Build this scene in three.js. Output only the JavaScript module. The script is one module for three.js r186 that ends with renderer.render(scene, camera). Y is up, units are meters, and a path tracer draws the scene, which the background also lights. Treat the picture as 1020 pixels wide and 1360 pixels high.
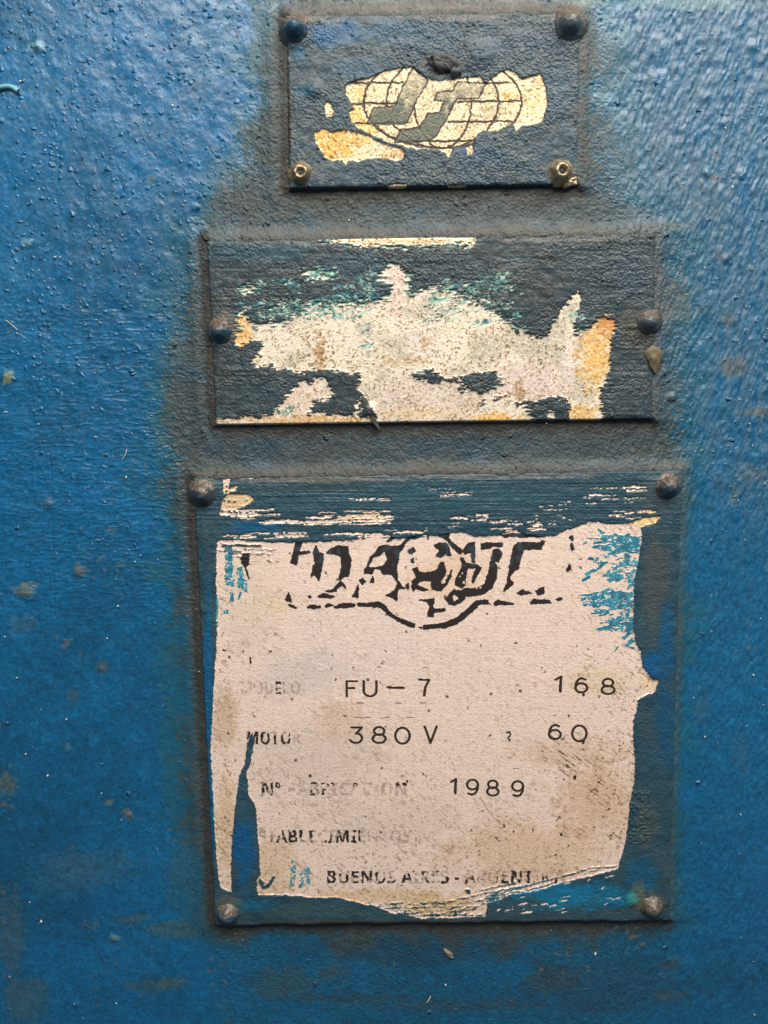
import * as THREE from 'three';

// ------------------------------------------------------------------ camera, light, exposure
const scene = new THREE.Scene();
const S = 0.00017;                                   // one survey unit on the panel, in metres
const FOV = 66, TILT = THREE.MathUtils.degToRad(8.2), FPX = 680 / Math.tan(THREE.MathUtils.degToRad(FOV / 2)), DIST = FPX * S;
const camera = new THREE.PerspectiveCamera(FOV, 0.75, 0.01, 20);
camera.position.set(0, DIST * Math.sin(TILT), DIST * Math.cos(TILT));
camera.lookAt(0, 0, 0);
camera.focus = DIST * 1.0;
camera.userData.fStop = 12;
const renderer = new THREE.WebGLRenderer({ antialias: true });
renderer.toneMapping = THREE.LinearToneMapping;
renderer.toneMappingExposure = 1.0;
renderer.shadowMap.enabled = true;
scene.background = new THREE.Color(0.115, 0.13, 0.152);   // even light of the surroundings

// the broad lamp high in front of the machine, a little to the right
const LAMP_AT = new THREE.Vector3(0.08, 0.40, 0.28), LAMP_W = 0.58, LAMP_H = 0.22;
{
  const lamp = new THREE.Group(); lamp.name = 'work_lamp'; scene.add(lamp);
  lamp.position.copy(LAMP_AT); lamp.lookAt(0, 0, 0);
  lamp.userData = { label: 'long white work lamp hanging above and in front of the blue machine', category: 'lamp' };
  const glow = new THREE.Mesh(new THREE.PlaneGeometry(LAMP_W, LAMP_H), new THREE.MeshStandardMaterial({ color: 0x222222, emissive: 0xfff6ea, emissiveIntensity: 2 }));
  glow.name = 'lamp_diffuser'; lamp.add(glow);
  const house = new THREE.Mesh(new THREE.BoxGeometry(LAMP_W + 0.03, LAMP_H + 0.03, 0.04), new THREE.MeshStandardMaterial({ color: 0xcfd2d0, roughness: 0.5 }));
  house.name = 'lamp_housing'; house.position.z = -0.023; lamp.add(house);
  const area = new THREE.RectAreaLight(0xfff4e6, 14.2, LAMP_W, LAMP_H);
  area.name = 'work_lamp_light'; area.position.copy(LAMP_AT).multiplyScalar(0.995); area.lookAt(0, 0, 0); scene.add(area);
}

// ------------------------------------------------------------------ helpers: places measured on the panel
// survey(x, y, z): where the photograph's point (x, y) lies on the upright panel, z units proud of it; x right, y down, in units of S from the panel's middle.
const sa = Math.sin(TILT), ca = Math.cos(TILT), CY = DIST * sa / S, CZ = DIST * ca / S;
function survey(x, y, z = 0) {
  const a = (x - 510) / FPX, b = (680 - y) / FPX, dz = -ca - b * sa, dy = -sa + b * ca, t = (z - CZ) / dz;
  return [a * t, -(CY + dy * t)];
}
const _o = [0, 0];
function unsurvey(qx, qy, z = 0) {
  const y = -qy - CY, w = z - CZ, depth = -(y * sa) - w * ca, up = y * ca - w * sa;
  _o[0] = 510 + FPX * qx / depth; _o[1] = 680 - FPX * up / depth;
  return _o;
}
const clamp = (x, a = 0, b = 1) => (x < a ? a : x > b ? b : x);
const smooth = (a, b, x) => { const t = clamp((x - a) / (b - a)); return t * t * (3 - 2 * t); };
const lerp = (a, b, t) => a + (b - a) * t;
function hash(x, y, s) {
  let n = (Math.imul(x, 374761393) + Math.imul(y, 668265263) + Math.imul(s, 1442695041)) | 0;
  n = Math.imul(n ^ (n >>> 13), 1274126177); n = Math.imul(n ^ (n >>> 15), 2246822519);
  return ((n ^ (n >>> 16)) >>> 0) / 4294967296;
}
function noise(x, y, s) {
  const ix = Math.floor(x), iy = Math.floor(y), fx = x - ix, fy = y - iy, u = fx * fx * (3 - 2 * fx), v = fy * fy * (3 - 2 * fy);
  const a = hash(ix, iy, s), b = hash(ix + 1, iy, s), c = hash(ix, iy + 1, s), d = hash(ix + 1, iy + 1, s);
  return a + (b - a) * u + (c - a) * v + (a - b - c + d) * u * v;
}
function fbm(x, y, s, n = 3) {
  let t = 0, a = 0.5, m = 0;
  for (let i = 0; i < n; i++) { t += a * noise(x, y, s + i); m += a; a *= 0.5; const k = x * 1.63 + y * 1.22; y = y * 1.63 - x * 1.22; x = k; }
  return t / m;
}
function pimples(x, y, cell, density, s, rMin = 0.18, rMax = 0.45) {
  const cx = Math.floor(x / cell), cy = Math.floor(y / cell); let h = 0;
  for (let j = -1; j <= 1; j++) for (let i = -1; i <= 1; i++) {
    const gx = cx + i, gy = cy + j, p = hash(gx, gy, s);
    if (p > density) continue;
    const r = cell * lerp(rMin, rMax, (p / density) ** 2), dx = x - (gx + hash(gx, gy, s + 1)) * cell, dy = y - (gy + hash(gx, gy, s + 2)) * cell, d = (dx * dx + dy * dy) / (r * r);
    if (d < 1) h = Math.max(h, (1 - d) * (1 - d) * r);
  }
  return h;
}
function rng(seed) { return () => { seed = (seed + 0x6d2b79f5) | 0; let t = Math.imul(seed ^ (seed >>> 15), 1 | seed); t = (t + Math.imul(t ^ (t >>> 7), 61 | t)) ^ t; return ((t ^ (t >>> 14)) >>> 0) / 4294967296; }; }
const grainy = (qx, qy, s) => 0.7 * noise((qx + qy * 0.55) / 2.9, (qy - qx * 0.45) / 1.6, s) + 0.3 * noise((qx + qy * 0.3) / 6, (qy - qx * 0.6) / 3, s + 1);   // slanting grain of the dusty paint
const profile = (pts) => (y) => {
  if (y <= pts[0][0]) return pts[0][1];
  for (let i = 1; i < pts.length; i++) if (y <= pts[i][0]) return lerp(pts[i - 1][1], pts[i][1], (y - pts[i - 1][0]) / (pts[i][0] - pts[i - 1][0]));
  return pts[pts.length - 1][1];
};
function blend(c, d, t) { c[0] += (d[0] - c[0]) * t; c[1] += (d[1] - c[1]) * t; c[2] += (d[2] - c[2]) * t; }
// patches of matter: [x, y, rx, ry, colour, strength]; their outline is broken by the noise w (0..1)
function patches(c, list, x, y, w, soft = 0.45) {
  for (const p of list) {
    const dx = (x - p[0]) / p[2], dy = (y - p[1]) / p[3];
    if (dx > 1.6 || dx < -1.6 || dy > 1.6 || dy < -1.6) continue;
    const t = 1 - Math.sqrt(dx * dx + dy * dy) + (w - 0.5) * 1.3;
    if (t > 0) blend(c, p[4], p[5] * Math.min(1, t / soft));
  }
}
const texture = (data, w, h, format, type, srgb) => {
  const t = new THREE.DataTexture(data, w, h, format, type);
  t.magFilter = THREE.LinearFilter; t.minFilter = THREE.LinearFilter; t.needsUpdate = true;
  if (srgb) t.colorSpace = THREE.SRGBColorSpace;
  return t;
};
const counts = new Map();
function numbered(name) { const n = counts.get(name) ?? 0; counts.set(name, n + 1); return n ? name + '_' + String(n).padStart(3, '0') : name; }
function part(name, geometry, material, parent) {
  const m = new THREE.Mesh(geometry, material); m.name = numbered(name); m.castShadow = m.receiveShadow = true; parent.add(m);
  return m;
}

// ------------------------------------------------------------------ the three plates' outlines (top left, top right, bottom right, bottom left)
const T = 6.2;                                         // thickness of a plate, in survey units (about 1 mm)
const OUTLINE = [
  [[380, 20], [772, 15], [768, 246], [384, 251]],
  [[274, 319], [872, 309], [868, 557], [286, 565]],
  [[256, 634], [908, 624], [889, 1223], [285, 1230]],
].map((o) => o.map(([x, y]) => survey(x, y, T)));
// distance outside each side of a plate (positive = outside): left, right, top, bottom
function sides(o, x, y) {
  const [a, b, c, d] = o, ty = clamp((y - a[1]) / (d[1] - a[1])), tx = clamp((x - a[0]) / (b[0] - a[0]));
  return [lerp(a[0], d[0], ty) - x, x - lerp(b[0], c[0], ty), lerp(a[1], b[1], tx) - y, y - lerp(d[1], c[1], tx)];
}

// ------------------------------------------------------------------ the machine's painted body
const grimeLeft = profile([[-100, 370], [0, 362], [150, 345], [250, 300], [300, 262], [400, 240], [560, 214], [650, 216], [750, 240], [900, 246], [1100, 256], [1230, 268], [1400, 300]]);
const grimeRight = profile([[-100, 790], [0, 795], [150, 800], [260, 830], [310, 905], [450, 908], [600, 916], [660, 906], [720, 892], [900, 886], [1100, 878], [1230, 880], [1400, 870]]);
const BLUE = [2, 87, 133], DEEP = [1, 73, 110], TEAL = [16, 84, 104], SLATE = [43, 57, 62], BROWN = [58, 55, 51], EDGE_DARK = [42, 37, 33], DUSTY = [54, 86, 110];
const bodyPatches = [
  [50, 62, 12, 9, [150, 160, 150], 0.40], [12, 118, 17, 6, [120, 165, 170], 0.48], [37, 322, 9, 6, [150, 165, 170], 0.48], [6, 498, 11, 16, [165, 130, 70], 0.60], [34, 785, 17, 12, [100, 92, 84], 0.64],
  [104, 758, 13, 11, [95, 75, 72], 0.60], [198, 240, 9, 9, [95, 92, 100], 0.48], [60, 668, 12, 12, [85, 85, 95], 0.40], [160, 750, 8, 7, [80, 80, 80], 0.40], [135, 888, 9, 10, [90, 70, 62], 0.48],
  [30, 830, 24, 14, [60, 88, 115], 0.48], [172, 1082, 8, 8, [105, 85, 75], 0.64], [98, 925, 9, 14, [70, 78, 90], 0.48], [10, 1042, 15, 20, [92, 84, 80], 0.60], [145, 1067, 7, 7, [120, 105, 95], 0.56], [90, 990, 7, 8, [90, 85, 88], 0.48],
  [10, 1250, 26, 70, [66, 78, 88], 0.52], [30, 1330, 40, 40, [70, 78, 80], 0.48], [120, 1230, 13, 6, [84, 84, 80], 0.40], [152, 1245, 9, 6, [120, 112, 96], 0.48], [175, 1220, 26, 7, [84, 78, 72], 0.40],
  [195, 1310, 45, 10, [70, 76, 76], 0.40], [235, 1235, 40, 14, [80, 82, 78], 0.48], [228, 1305, 28, 8, [86, 82, 76], 0.40], [80, 1165, 60, 40, [40, 88, 122], 0.48], [130, 1150, 70, 30, [48, 86, 112], 0.48], [240, 1160, 26, 60, [55, 78, 90], 0.40],
  [975, 488, 20, 18, [92, 78, 72], 0.48], [1003, 548, 30, 8, [100, 88, 78], 0.48], [968, 425, 12, 10, [95, 90, 85], 0.40], [1005, 630, 24, 14, [80, 84, 88], 0.40], [975, 660, 9, 18, [90, 82, 76], 0.40], [995, 190, 30, 22, [75, 105, 130], 0.32],
  [960, 340, 14, 9, [92, 82, 84], 0.36], [918, 300, 10, 6, [95, 90, 90], 0.32], [930, 940, 16, 30, [62, 80, 92], 0.32], [985, 1000, 20, 40, [48, 80, 105], 0.32], [735, 1300, 55, 26, [48, 50, 48], 0.48], [890, 1280, 20, 9, [80, 76, 72], 0.40],
  [890, 1322, 26, 8, [88, 80, 76], 0.40], [380, 1305, 60, 24, [60, 62, 60], 0.40], [440, 1290, 30, 12, [72, 68, 62], 0.36], [450, 1325, 130, 7, [42, 52, 56], 0.48], [600, 1335, 160, 9, [48, 56, 60], 0.44], [560, 1262, 180, 22, [24, 48, 62], 0.40],
  [800, 1310, 160, 40, [28, 60, 80], 0.40], [880, 400, 60, 40, [88, 84, 80], 0.44], [940, 260, 50, 40, [84, 98, 110], 0.28], [850, 210, 60, 70, [80, 96, 108], 0.28], [780, 60, 24, 40, [90, 86, 84], 0.36], [890, 302, 22, 8, [96, 88, 82], 0.40],
  [300, 340, 26, 60, [40, 86, 110], 0.32], [300, 60, 40, 60, [60, 100, 130], 0.32], [345, 60, 20, 60, [90, 92, 98], 0.36], [290, 235, 24, 40, [84, 90, 100], 0.32], [268, 250, 12, 14, [12, 90, 125], 0.56], [1000, 1230, 40, 100, [14, 84, 132], 0.32],
  [560, 6, 200, 12, [104, 96, 90], 0.48], [900, 6, 150, 9, [120, 140, 140], 0.48], [720, 2, 140, 4, [110, 128, 132], 0.32], [490, 1, 90, 4, [100, 120, 125], 0.28],
];
const bodyColour = (() => {
  const c = [0, 0, 0];
  return (qx, qy) => {
    const p = unsurvey(qx, qy), x = p[0], y = p[1];
    const low = fbm(qx / 170, qy / 170, 11, 2), mid = fbm(qx / 34, qy / 40, 21), fine = noise(qx / 2.6, qy / 2.6, 31), speck = noise(qx / 4.2, qy / 3.6, 41), run = noise(qx / 5, qy / 34, 51);
    const wx = noise(qx / 9, qy / 9, 61);
    c[0] = BLUE[0]; c[1] = BLUE[1]; c[2] = BLUE[2];
    blend(c, DEEP, smooth(0.3, 0.7, low * 0.6 + mid * 0.4));
    blend(c, [10, 97, 146], 0.5 * smooth(0.55, 0.75, mid) * smooth(0.4, 0.6, wx));
    // grey-blue dusty paint of the right hand side, brushed downwards
    const r = smooth(745, 850, x + (mid - 0.5) * 90) * (1 - smooth(330, 900, y + (low - 0.5) * 300)) + 0.22 * smooth(860, 960, x);
    blend(c, DUSTY, clamp(r * (0.25 + 0.95 * smooth(0.3, 0.7, run * 0.35 + speck * 0.3 + fine * 0.35))) * 0.8);
    blend(c, [62, 96, 128], 0.42 * smooth(0.42, 0.75, mid * 0.6 + speck * 0.4) * (1 - smooth(250, 620, y)) * (1 - smooth(330, 380, x)));
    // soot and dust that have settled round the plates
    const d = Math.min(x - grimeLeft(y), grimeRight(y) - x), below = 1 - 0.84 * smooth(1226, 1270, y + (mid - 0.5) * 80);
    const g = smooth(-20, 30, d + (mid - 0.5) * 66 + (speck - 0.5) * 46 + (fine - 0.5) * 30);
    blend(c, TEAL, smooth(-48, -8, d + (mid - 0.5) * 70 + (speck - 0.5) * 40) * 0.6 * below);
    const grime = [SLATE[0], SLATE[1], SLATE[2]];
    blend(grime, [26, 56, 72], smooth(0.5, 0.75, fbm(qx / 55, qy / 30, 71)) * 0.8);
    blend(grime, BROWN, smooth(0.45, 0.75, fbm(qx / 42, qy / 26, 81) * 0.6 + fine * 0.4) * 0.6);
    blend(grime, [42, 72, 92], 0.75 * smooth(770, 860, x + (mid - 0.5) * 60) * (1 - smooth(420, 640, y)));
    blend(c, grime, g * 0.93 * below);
    // grainy crud along the plates' edges, with their shade and lit ledges painted in
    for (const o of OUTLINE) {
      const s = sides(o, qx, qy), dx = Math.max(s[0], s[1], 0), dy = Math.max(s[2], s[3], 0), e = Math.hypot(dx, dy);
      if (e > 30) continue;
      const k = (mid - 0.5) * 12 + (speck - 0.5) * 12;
      if (s[0] > -6 && dy < 20) blend(c, EDGE_DARK, 0.85 * (1 - smooth(3, 17, Math.abs(s[0] - 1) + dy + k * 1.2)));  // left groove: crud plus painted shade of the side turned from the lamp
      else if (s[2] > -6 && s[2] >= dx) blend(c, [78, 75, 71], 0.7 * (1 - smooth(4, 17, e + k)));  // top ledge: dust, coloured lighter for the light it catches
      else if (s[3] > -6 && s[3] >= dx) blend(c, [38, 37, 34], 0.85 * (1 - smooth(6, 26, e + k)));  // shadow under the plate, painted as a dark band into the crud
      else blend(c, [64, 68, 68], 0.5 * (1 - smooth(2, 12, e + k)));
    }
    patches(c, bodyPatches, x + (mid - 0.5) * 14, y + (wx - 0.5) * 8, 0.35 * mid + 0.35 * wx + 0.3 * fine);
    // chips, scuffs and dust grains
    const grain = 0.8 + 0.26 * fine + 0.14 * speck; c[0] *= grain; c[1] *= grain; c[2] *= grain;
    const chipped = noise(qx / 2.1, qy / 2.1, 93) + 0.5 * noise(qx / 40, qy / 40, 94); if (chipped > 1.35) blend(c, [150, 166, 170], 0.6 * smooth(1.35, 1.4, chipped));
    const rusty = noise(qx / 5, qy / 4, 95) + 0.6 * noise(qx / 60, qy / 60, 96); if (rusty > 1.34) blend(c, [104, 84, 76], 0.6 * smooth(1.34, 1.42, rusty));
    return c;
  };
})();
// broad shape of the body, in survey units: paint that runs up to the plates, lumps, the rounding at the top
const lumps = [[50, 62, 9, 4], [37, 322, 7, 3], [34, 788, 16, 3], [104, 758, 11, 2.5], [6, 500, 12, 3], [150, 1246, 8, 3], [64, 670, 10, 2], [892, 528, 9, 3.5], [882, 495, 7, 3], [135, 888, 7, 2], [172, 1082, 6, 2], [260, 275, 8, 1.5], [100, 1335, 8, 2.5], [890, 1275, 6, 1.5], [965, 345, 8, 2],
  [1000, 60, 10, 2], [940, 130, 8, 2], [985, 230, 9, 2.5], [900, 55, 7, 2], [940, 230, 8, 2], [860, 130, 6, 1.5]].map(([x, y, r, h]) => [...survey(x, y), r, h]);
function bodyHeight(qx, qy) {
  let h = -0.00016 * Math.max(0, Math.abs(qx) - 330) ** 2 + 1.6 * (fbm(qx / 120, qy / 120, 101, 2) - 0.5);
  const top = -qy - 650 + qx * 0.012; if (top > 0) h -= Math.min(120, 0.012 * top * top);   // rounded upper end of the body
  let rise = 0;
  for (const o of OUTLINE) {
    const s = sides(o, qx, qy), dx = Math.max(s[0], s[1]), dy = Math.max(s[2], s[3]);
    if (dx > 50 || dy > 50) continue;
    const inside = Math.max(dx, dy), e = Math.hypot(Math.max(dx, 0), Math.max(dy, 0)), wob = (noise(qx / 16, qy / 16, 111) - 0.5) * 0.3;
    const left = s[0] >= Math.max(dy, s[1]), ux = Math.max(dx, 0) ** 2, uy = Math.max(dy, 0) ** 2, f = ux + uy > 0 ? ux / (ux + uy) : dx > dy ? 1 : 0;   // sideways share
    const w = lerp(s[2] > s[3] ? 13 : 6, s[0] > s[1] ? 10 : 15, f), a = lerp(s[2] > s[3] ? 0.93 : 0.12, s[0] > s[1] ? 0.55 : 0.95, f);
    rise = Math.max(rise, T * (a + wob * 0.3) * Math.exp(-((e / (w * (1 + wob))) ** 2)) * smooth(-9, -3, inside));
    if (left) rise = Math.max(rise, f * T * 0.4 * Math.exp(-(((e - 20) / 9) ** 2)));
  }
  h += rise;
  for (const [x, y, r, k] of lumps) { const d = ((qx - x) ** 2 + (qy - y) ** 2) / (r * r); if (d < 1.0) h += k * (1 - d) * (1 - d) * (0.7 + 0.6 * noise(qx / 4, qy / 4, 121)); }
  return h;
}
// fine relief, in survey units: orange peel, pimples, brush ripples, dust grains
function bodyRelief(qx, qy) {
  const p = unsurvey(qx, qy), x = p[0], y = p[1];
  const leftTop = (1 - smooth(330, 380, x)) * (1 - smooth(380, 560, y)), right = smooth(770, 850, x), low = smooth(640, 800, y), g = smooth(-40, 30, Math.min(x - grimeLeft(y), grimeRight(y) - x));
  const bx = qx + 4 * (noise(qx / 2.6, qy / 2.6, 135) - 0.5), by = qy + 4 * (noise(qx / 2.6, qy / 2.6, 136) - 0.5);
  let h = 0.62 * noise(qx / 2.2, qy / 2.2, 131) * lerp(0.28, 1.3, g) * lerp(1, 0.7, low) + 0.55 * g * grainy(qx, qy, 132);
  h += (0.8 * fbm(qx / 8, qy / 8, 141, 2) + 2.2 * fbm(qx / 21, qy / 24, 143, 2)) * lerp(1, 0.7, low);
  h += pimples(bx, by, 8, lerp(0.16, 0.6, leftTop) + 0.12 * g, 151, 0.1, 0.4) * lerp(0.5, 0.72, leftTop) * lerp(1, 0.5, low);
  h += pimples(bx, by, 27, 0.2 * (1 - low) + 0.05, 161, 0.05, 0.17) * 0.8;
  if (right > 0) h += right * lerp(1, 0.6, low) * (2.0 * fbm((qx + qy * 0.2) / 6, qy / 24, 171, 3) + 1.3 * noise((qx + qy * 0.2) / 3.4, qy / 8, 181));
  const wrinkle = (1 - smooth(250, 300, x)) * smooth(330, 460, y) * (1 - smooth(760, 900, y));
  if (wrinkle > 0) h += wrinkle * 0.65 * Math.pow(1 - Math.abs(2 * fbm((qx + qy * 0.3) / 17, qy / 6, 191, 2) - 1), 3);
  const crack = Math.abs(x - 64 - 3 * noise(y / 20, 0, 7) - (y - 600) * 0.03); if (y > 600 && y < 820 && crack < 1.2) h -= 0.8 * (1 - crack / 1.4);
  return h;
}
function relief(w, h, x0, y0, k, f) {
  const data = new Float32Array(w * h);
  for (let j = 0; j < h; j++) for (let i = 0; i < w; i++) data[j * w + i] = f(x0 + (i + 0.5) / k, y0 + (j + 0.5) / k);
  return texture(data, w, h, THREE.RedFormat, THREE.FloatType);
}
function sheet(x0, y0, x1, y1, step, skip) {          // a grid on the panel with the body's height
  const nx = Math.round((x1 - x0) / step), ny = Math.round((y1 - y0) / step), pos = new Float32Array((nx + 1) * (ny + 1) * 3), uv = new Float32Array((nx + 1) * (ny + 1) * 2), index = [];
  for (let j = 0; j <= ny; j++) for (let i = 0; i <= nx; i++) {
    const k = j * (nx + 1) + i, x = x0 + (x1 - x0) * i / nx, y = y0 + (y1 - y0) * j / ny;
    pos[k * 3] = x * S; pos[k * 3 + 1] = -y * S; pos[k * 3 + 2] = bodyHeight(x, y) * S; uv[k * 2] = i / nx; uv[k * 2 + 1] = j / ny;
  }
  for (let j = 0; j < ny; j++) for (let i = 0; i < nx; i++) {
    const x = x0 + (x1 - x0) * (i + 0.5) / nx, y = y0 + (y1 - y0) * (j + 0.5) / ny;
    if (skip && skip(x, y)) continue;
    const a = j * (nx + 1) + i, b = a + nx + 1; index.push(a, b, a + 1, a + 1, b, b + 1);
  }
  const g = new THREE.BufferGeometry();
  g.setAttribute('position', new THREE.BufferAttribute(pos, 3)); g.setAttribute('uv', new THREE.BufferAttribute(uv, 2)); g.setIndex(index); g.computeVertexNormals();
  return g;
}
function paintedSheet(x0, y0, x1, y1, k) {            // its paint: colour, gloss and fine relief
  const w = Math.round((x1 - x0) * k), h = Math.round((y1 - y0) * k), col = new Uint8Array(w * h * 4), rough = new Uint8Array(w * h * 4);
  for (let j = 0; j < h; j++) for (let i = 0; i < w; i++) {
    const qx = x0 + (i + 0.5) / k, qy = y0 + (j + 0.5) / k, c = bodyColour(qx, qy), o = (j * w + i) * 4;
    col[o] = clamp(c[0], 0, 255); col[o + 1] = clamp(c[1], 0, 255); col[o + 2] = clamp(c[2], 0, 255); col[o + 3] = 255;
    const blue = clamp((c[2] - c[0]) / 110);            // clean paint is glossier than dust
    rough[o + 1] = 255 * (lerp(0.74, 0.42, blue) + 0.10 * (noise(qx / 12, qy / 12, 5) - 0.5)); rough[o + 3] = 255;
  }
  return new THREE.MeshPhysicalMaterial({
    map: texture(col, w, h, THREE.RGBAFormat, THREE.UnsignedByteType, true), roughnessMap: texture(rough, w, h, THREE.RGBAFormat, THREE.UnsignedByteType),
    roughness: 1, ior: 1.6, bumpMap: relief(w, h, x0, y0, k, bodyRelief), bumpScale: S,
  });
}
{
  const body = new THREE.Group(); body.name = 'machine_body'; scene.add(body);
  body.userData = { label: 'rough blue painted machine body, sooty around the three riveted plates', kind: 'structure' };
  const X0 = -640, X1 = 640, Y0 = -690, Y1 = 830;
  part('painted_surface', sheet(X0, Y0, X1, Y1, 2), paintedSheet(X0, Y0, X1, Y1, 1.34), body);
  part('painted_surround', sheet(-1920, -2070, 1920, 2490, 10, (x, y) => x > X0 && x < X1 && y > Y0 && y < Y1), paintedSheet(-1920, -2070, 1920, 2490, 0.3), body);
}

// ------------------------------------------------------------------ plates: slab, paint that is left on it, bare metal
// crop(): points read off an enlarged detail of the photograph, back to the photograph's own points
const crop = (ox, oy, k) => (pts) => pts.map(([x, y]) => [ox + x / k, oy + y / k]);
class Plate {
  constructor(n, margin = 10, k = 2) {
    this.o = OUTLINE[n]; this.k = k;
    const xs = this.o.map((p) => p[0]), ys = this.o.map((p) => p[1]);
    this.x0 = Math.min(...xs) - margin; this.y0 = Math.min(...ys) - margin;
    this.w = Math.ceil((Math.max(...xs) + margin - this.x0) * k); this.h = Math.ceil((Math.max(...ys) + margin - this.y0) * k);
    this.layers = {};
  }
  at(x, y) { const q = survey(x, y, T); return [(q[0] - this.x0) * this.k, (q[1] - this.y0) * this.k]; }
  layer(name) {                                        // a sheet to mark out one kind of matter on: black = none, white = all
    if (!this.layers[name]) { const c = document.createElement('canvas'); c.width = this.w; c.height = this.h; const g = c.getContext('2d'); g.fillStyle = '#000'; g.fillRect(0, 0, this.w, this.h); this.layers[name] = g; }
    return this.layers[name];
  }
  fill(name, pts, level = 1) {
    const g = this.layer(name), v = Math.round(level * 255); g.fillStyle = `rgb(${v},${v},${v})`; g.beginPath();
    pts.forEach(([x, y], i) => { const p = this.at(x, y); i ? g.lineTo(...p) : g.moveTo(...p); }); g.closePath(); g.fill();
    if (name === 'ink' && level === 1) { g.strokeStyle = g.fillStyle; g.lineWidth = 2.2 * this.k; g.lineJoin = 'round'; g.stroke(); }
  }
  line(name, pts, width, level = 1) {
    const g = this.layer(name), v = Math.round(level * 255); g.strokeStyle = `rgb(${v},${v},${v})`; g.lineWidth = width * this.k; g.lineCap = 'round'; g.lineJoin = 'round'; g.beginPath();
    pts.forEach(([x, y], i) => { const p = this.at(x, y); i ? g.lineTo(...p) : g.moveTo(...p); }); g.stroke();
  }
  arc(name, cx, cy, rx, ry, a0, a1, width, level = 1) {
    const pts = []; for (let i = 0; i <= 40; i++) { const a = (a0 + (a1 - a0) * i / 40) * Math.PI / 180; pts.push([cx + rx * Math.cos(a), cy + ry * Math.sin(a)]); }
    this.line(name, pts, width, level);
  }
  text(name, words, x, y, width, height, level = 1, weight = 'bold ') {   // letters fitted to a box whose lower left corner is (x, y)
    const g = this.layer(name), v = Math.round(level * 255), a = this.at(x, y), b = this.at(x + width, y), c = this.at(x, y - height);
    g.save(); g.fillStyle = `rgb(${v},${v},${v})`; g.font = weight + '100px sans-serif'; const m = g.measureText(words).width;
    g.translate(a[0], a[1]); g.scale((b[0] - a[0]) / m, (a[1] - c[1]) / 72); g.fillText(words, 0, 0); g.restore();
  }
  read(name) { const g = this.layer(name), d = g.getImageData(0, 0, this.w, this.h).data, f = new Float32Array(this.w * this.h); for (let i = 0; i < f.length; i++) f[i] = d[i * 4] / 255; return f; }
  // look(x, y, qx, qy, layer values) -> writes colour, roughness, metalness, relief and how bare the metal is (0..1)
  bake(look, warp = 1.6, fringe) {
    const { w, h, k, x0, y0 } = this, names = Object.keys(this.layers), L = names.map((n) => this.read(n)), v = {};
    const col = new Uint8Array(w * h * 4), orm = new Uint8Array(w * h * 4), rel = new Float32Array(w * h); this.bare = new Float32Array(w * h);
    const out = { c: [0, 0, 0], rough: 0.6, metal: 0, h: 0, bare: 0 };
    for (let j = 0; j < h; j++) for (let i = 0; i < w; i++) {
      const qx = x0 + (i + 0.5) / k, qy = y0 + (j + 0.5) / k, p = unsurvey(qx, qy, T), o = j * w + i;
      const si = clamp(Math.round(i + k * warp * 2 * (noise(qx / 4.5, qy / 4.5, 201) - 0.5 + 0.5 * (noise(qx / 1.7, qy / 1.7, 202) - 0.5))), 0, w - 1), sj = clamp(Math.round(j + k * warp * 2 * (noise(qx / 4.5, qy / 4.5, 203) - 0.5 + 0.5 * (noise(qx / 1.7, qy / 1.7, 204) - 0.5))), 0, h - 1);
      for (let n = 0; n < names.length; n++) v[names[n]] = L[n][names[n] === 'stamp' ? o : sj * w + si];
      v.raw = v.bare;
      if (fringe) {                                    // edges drawn out by the bristles of the brush
        const [ax, ay] = fringe(p[0], p[1]), ri = clamp(Math.round(si + k * ax * (noise(qx / 30, qy / 1.3, 205) - 0.5)), 0, w - 1), rj = clamp(Math.round(sj + k * ay * (noise(qx / 9, qy / 1.5, 206) + 0.6 * noise(qx / 3, qy / 2, 207) - 0.8)), 0, h - 1);
        v.bare = L[names.indexOf('bare')][rj * w + ri];
      }
      look(p[0], p[1], qx, qy, v, out);
      col[o * 4] = clamp(out.c[0], 0, 255); col[o * 4 + 1] = clamp(out.c[1], 0, 255); col[o * 4 + 2] = clamp(out.c[2], 0, 255); col[o * 4 + 3] = 255;
      orm[o * 4 + 1] = 255 * clamp(out.rough); orm[o * 4 + 2] = 255 * clamp(out.metal); orm[o * 4 + 3] = 255; rel[o] = out.h; this.bare[o] = out.bare;
    }
    const surface = texture(orm, w, h, THREE.RGBAFormat, THREE.UnsignedByteType);
    this.material = new THREE.MeshPhysicalMaterial({ map: texture(col, w, h, THREE.RGBAFormat, THREE.UnsignedByteType, true), roughnessMap: surface, metalnessMap: surface, roughness: 1, metalness: 1, specularIntensity: 0.75, bumpMap: texture(rel, w, h, THREE.RedFormat, THREE.FloatType), bumpScale: S });
  }
  bareAt(qx, qy) { const i = clamp(Math.floor((qx - this.x0) * this.k), 0, this.w - 1), j = clamp(Math.floor((qy - this.y0) * this.k), 0, this.h - 1); return this.bare[j * this.w + i]; }
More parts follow.
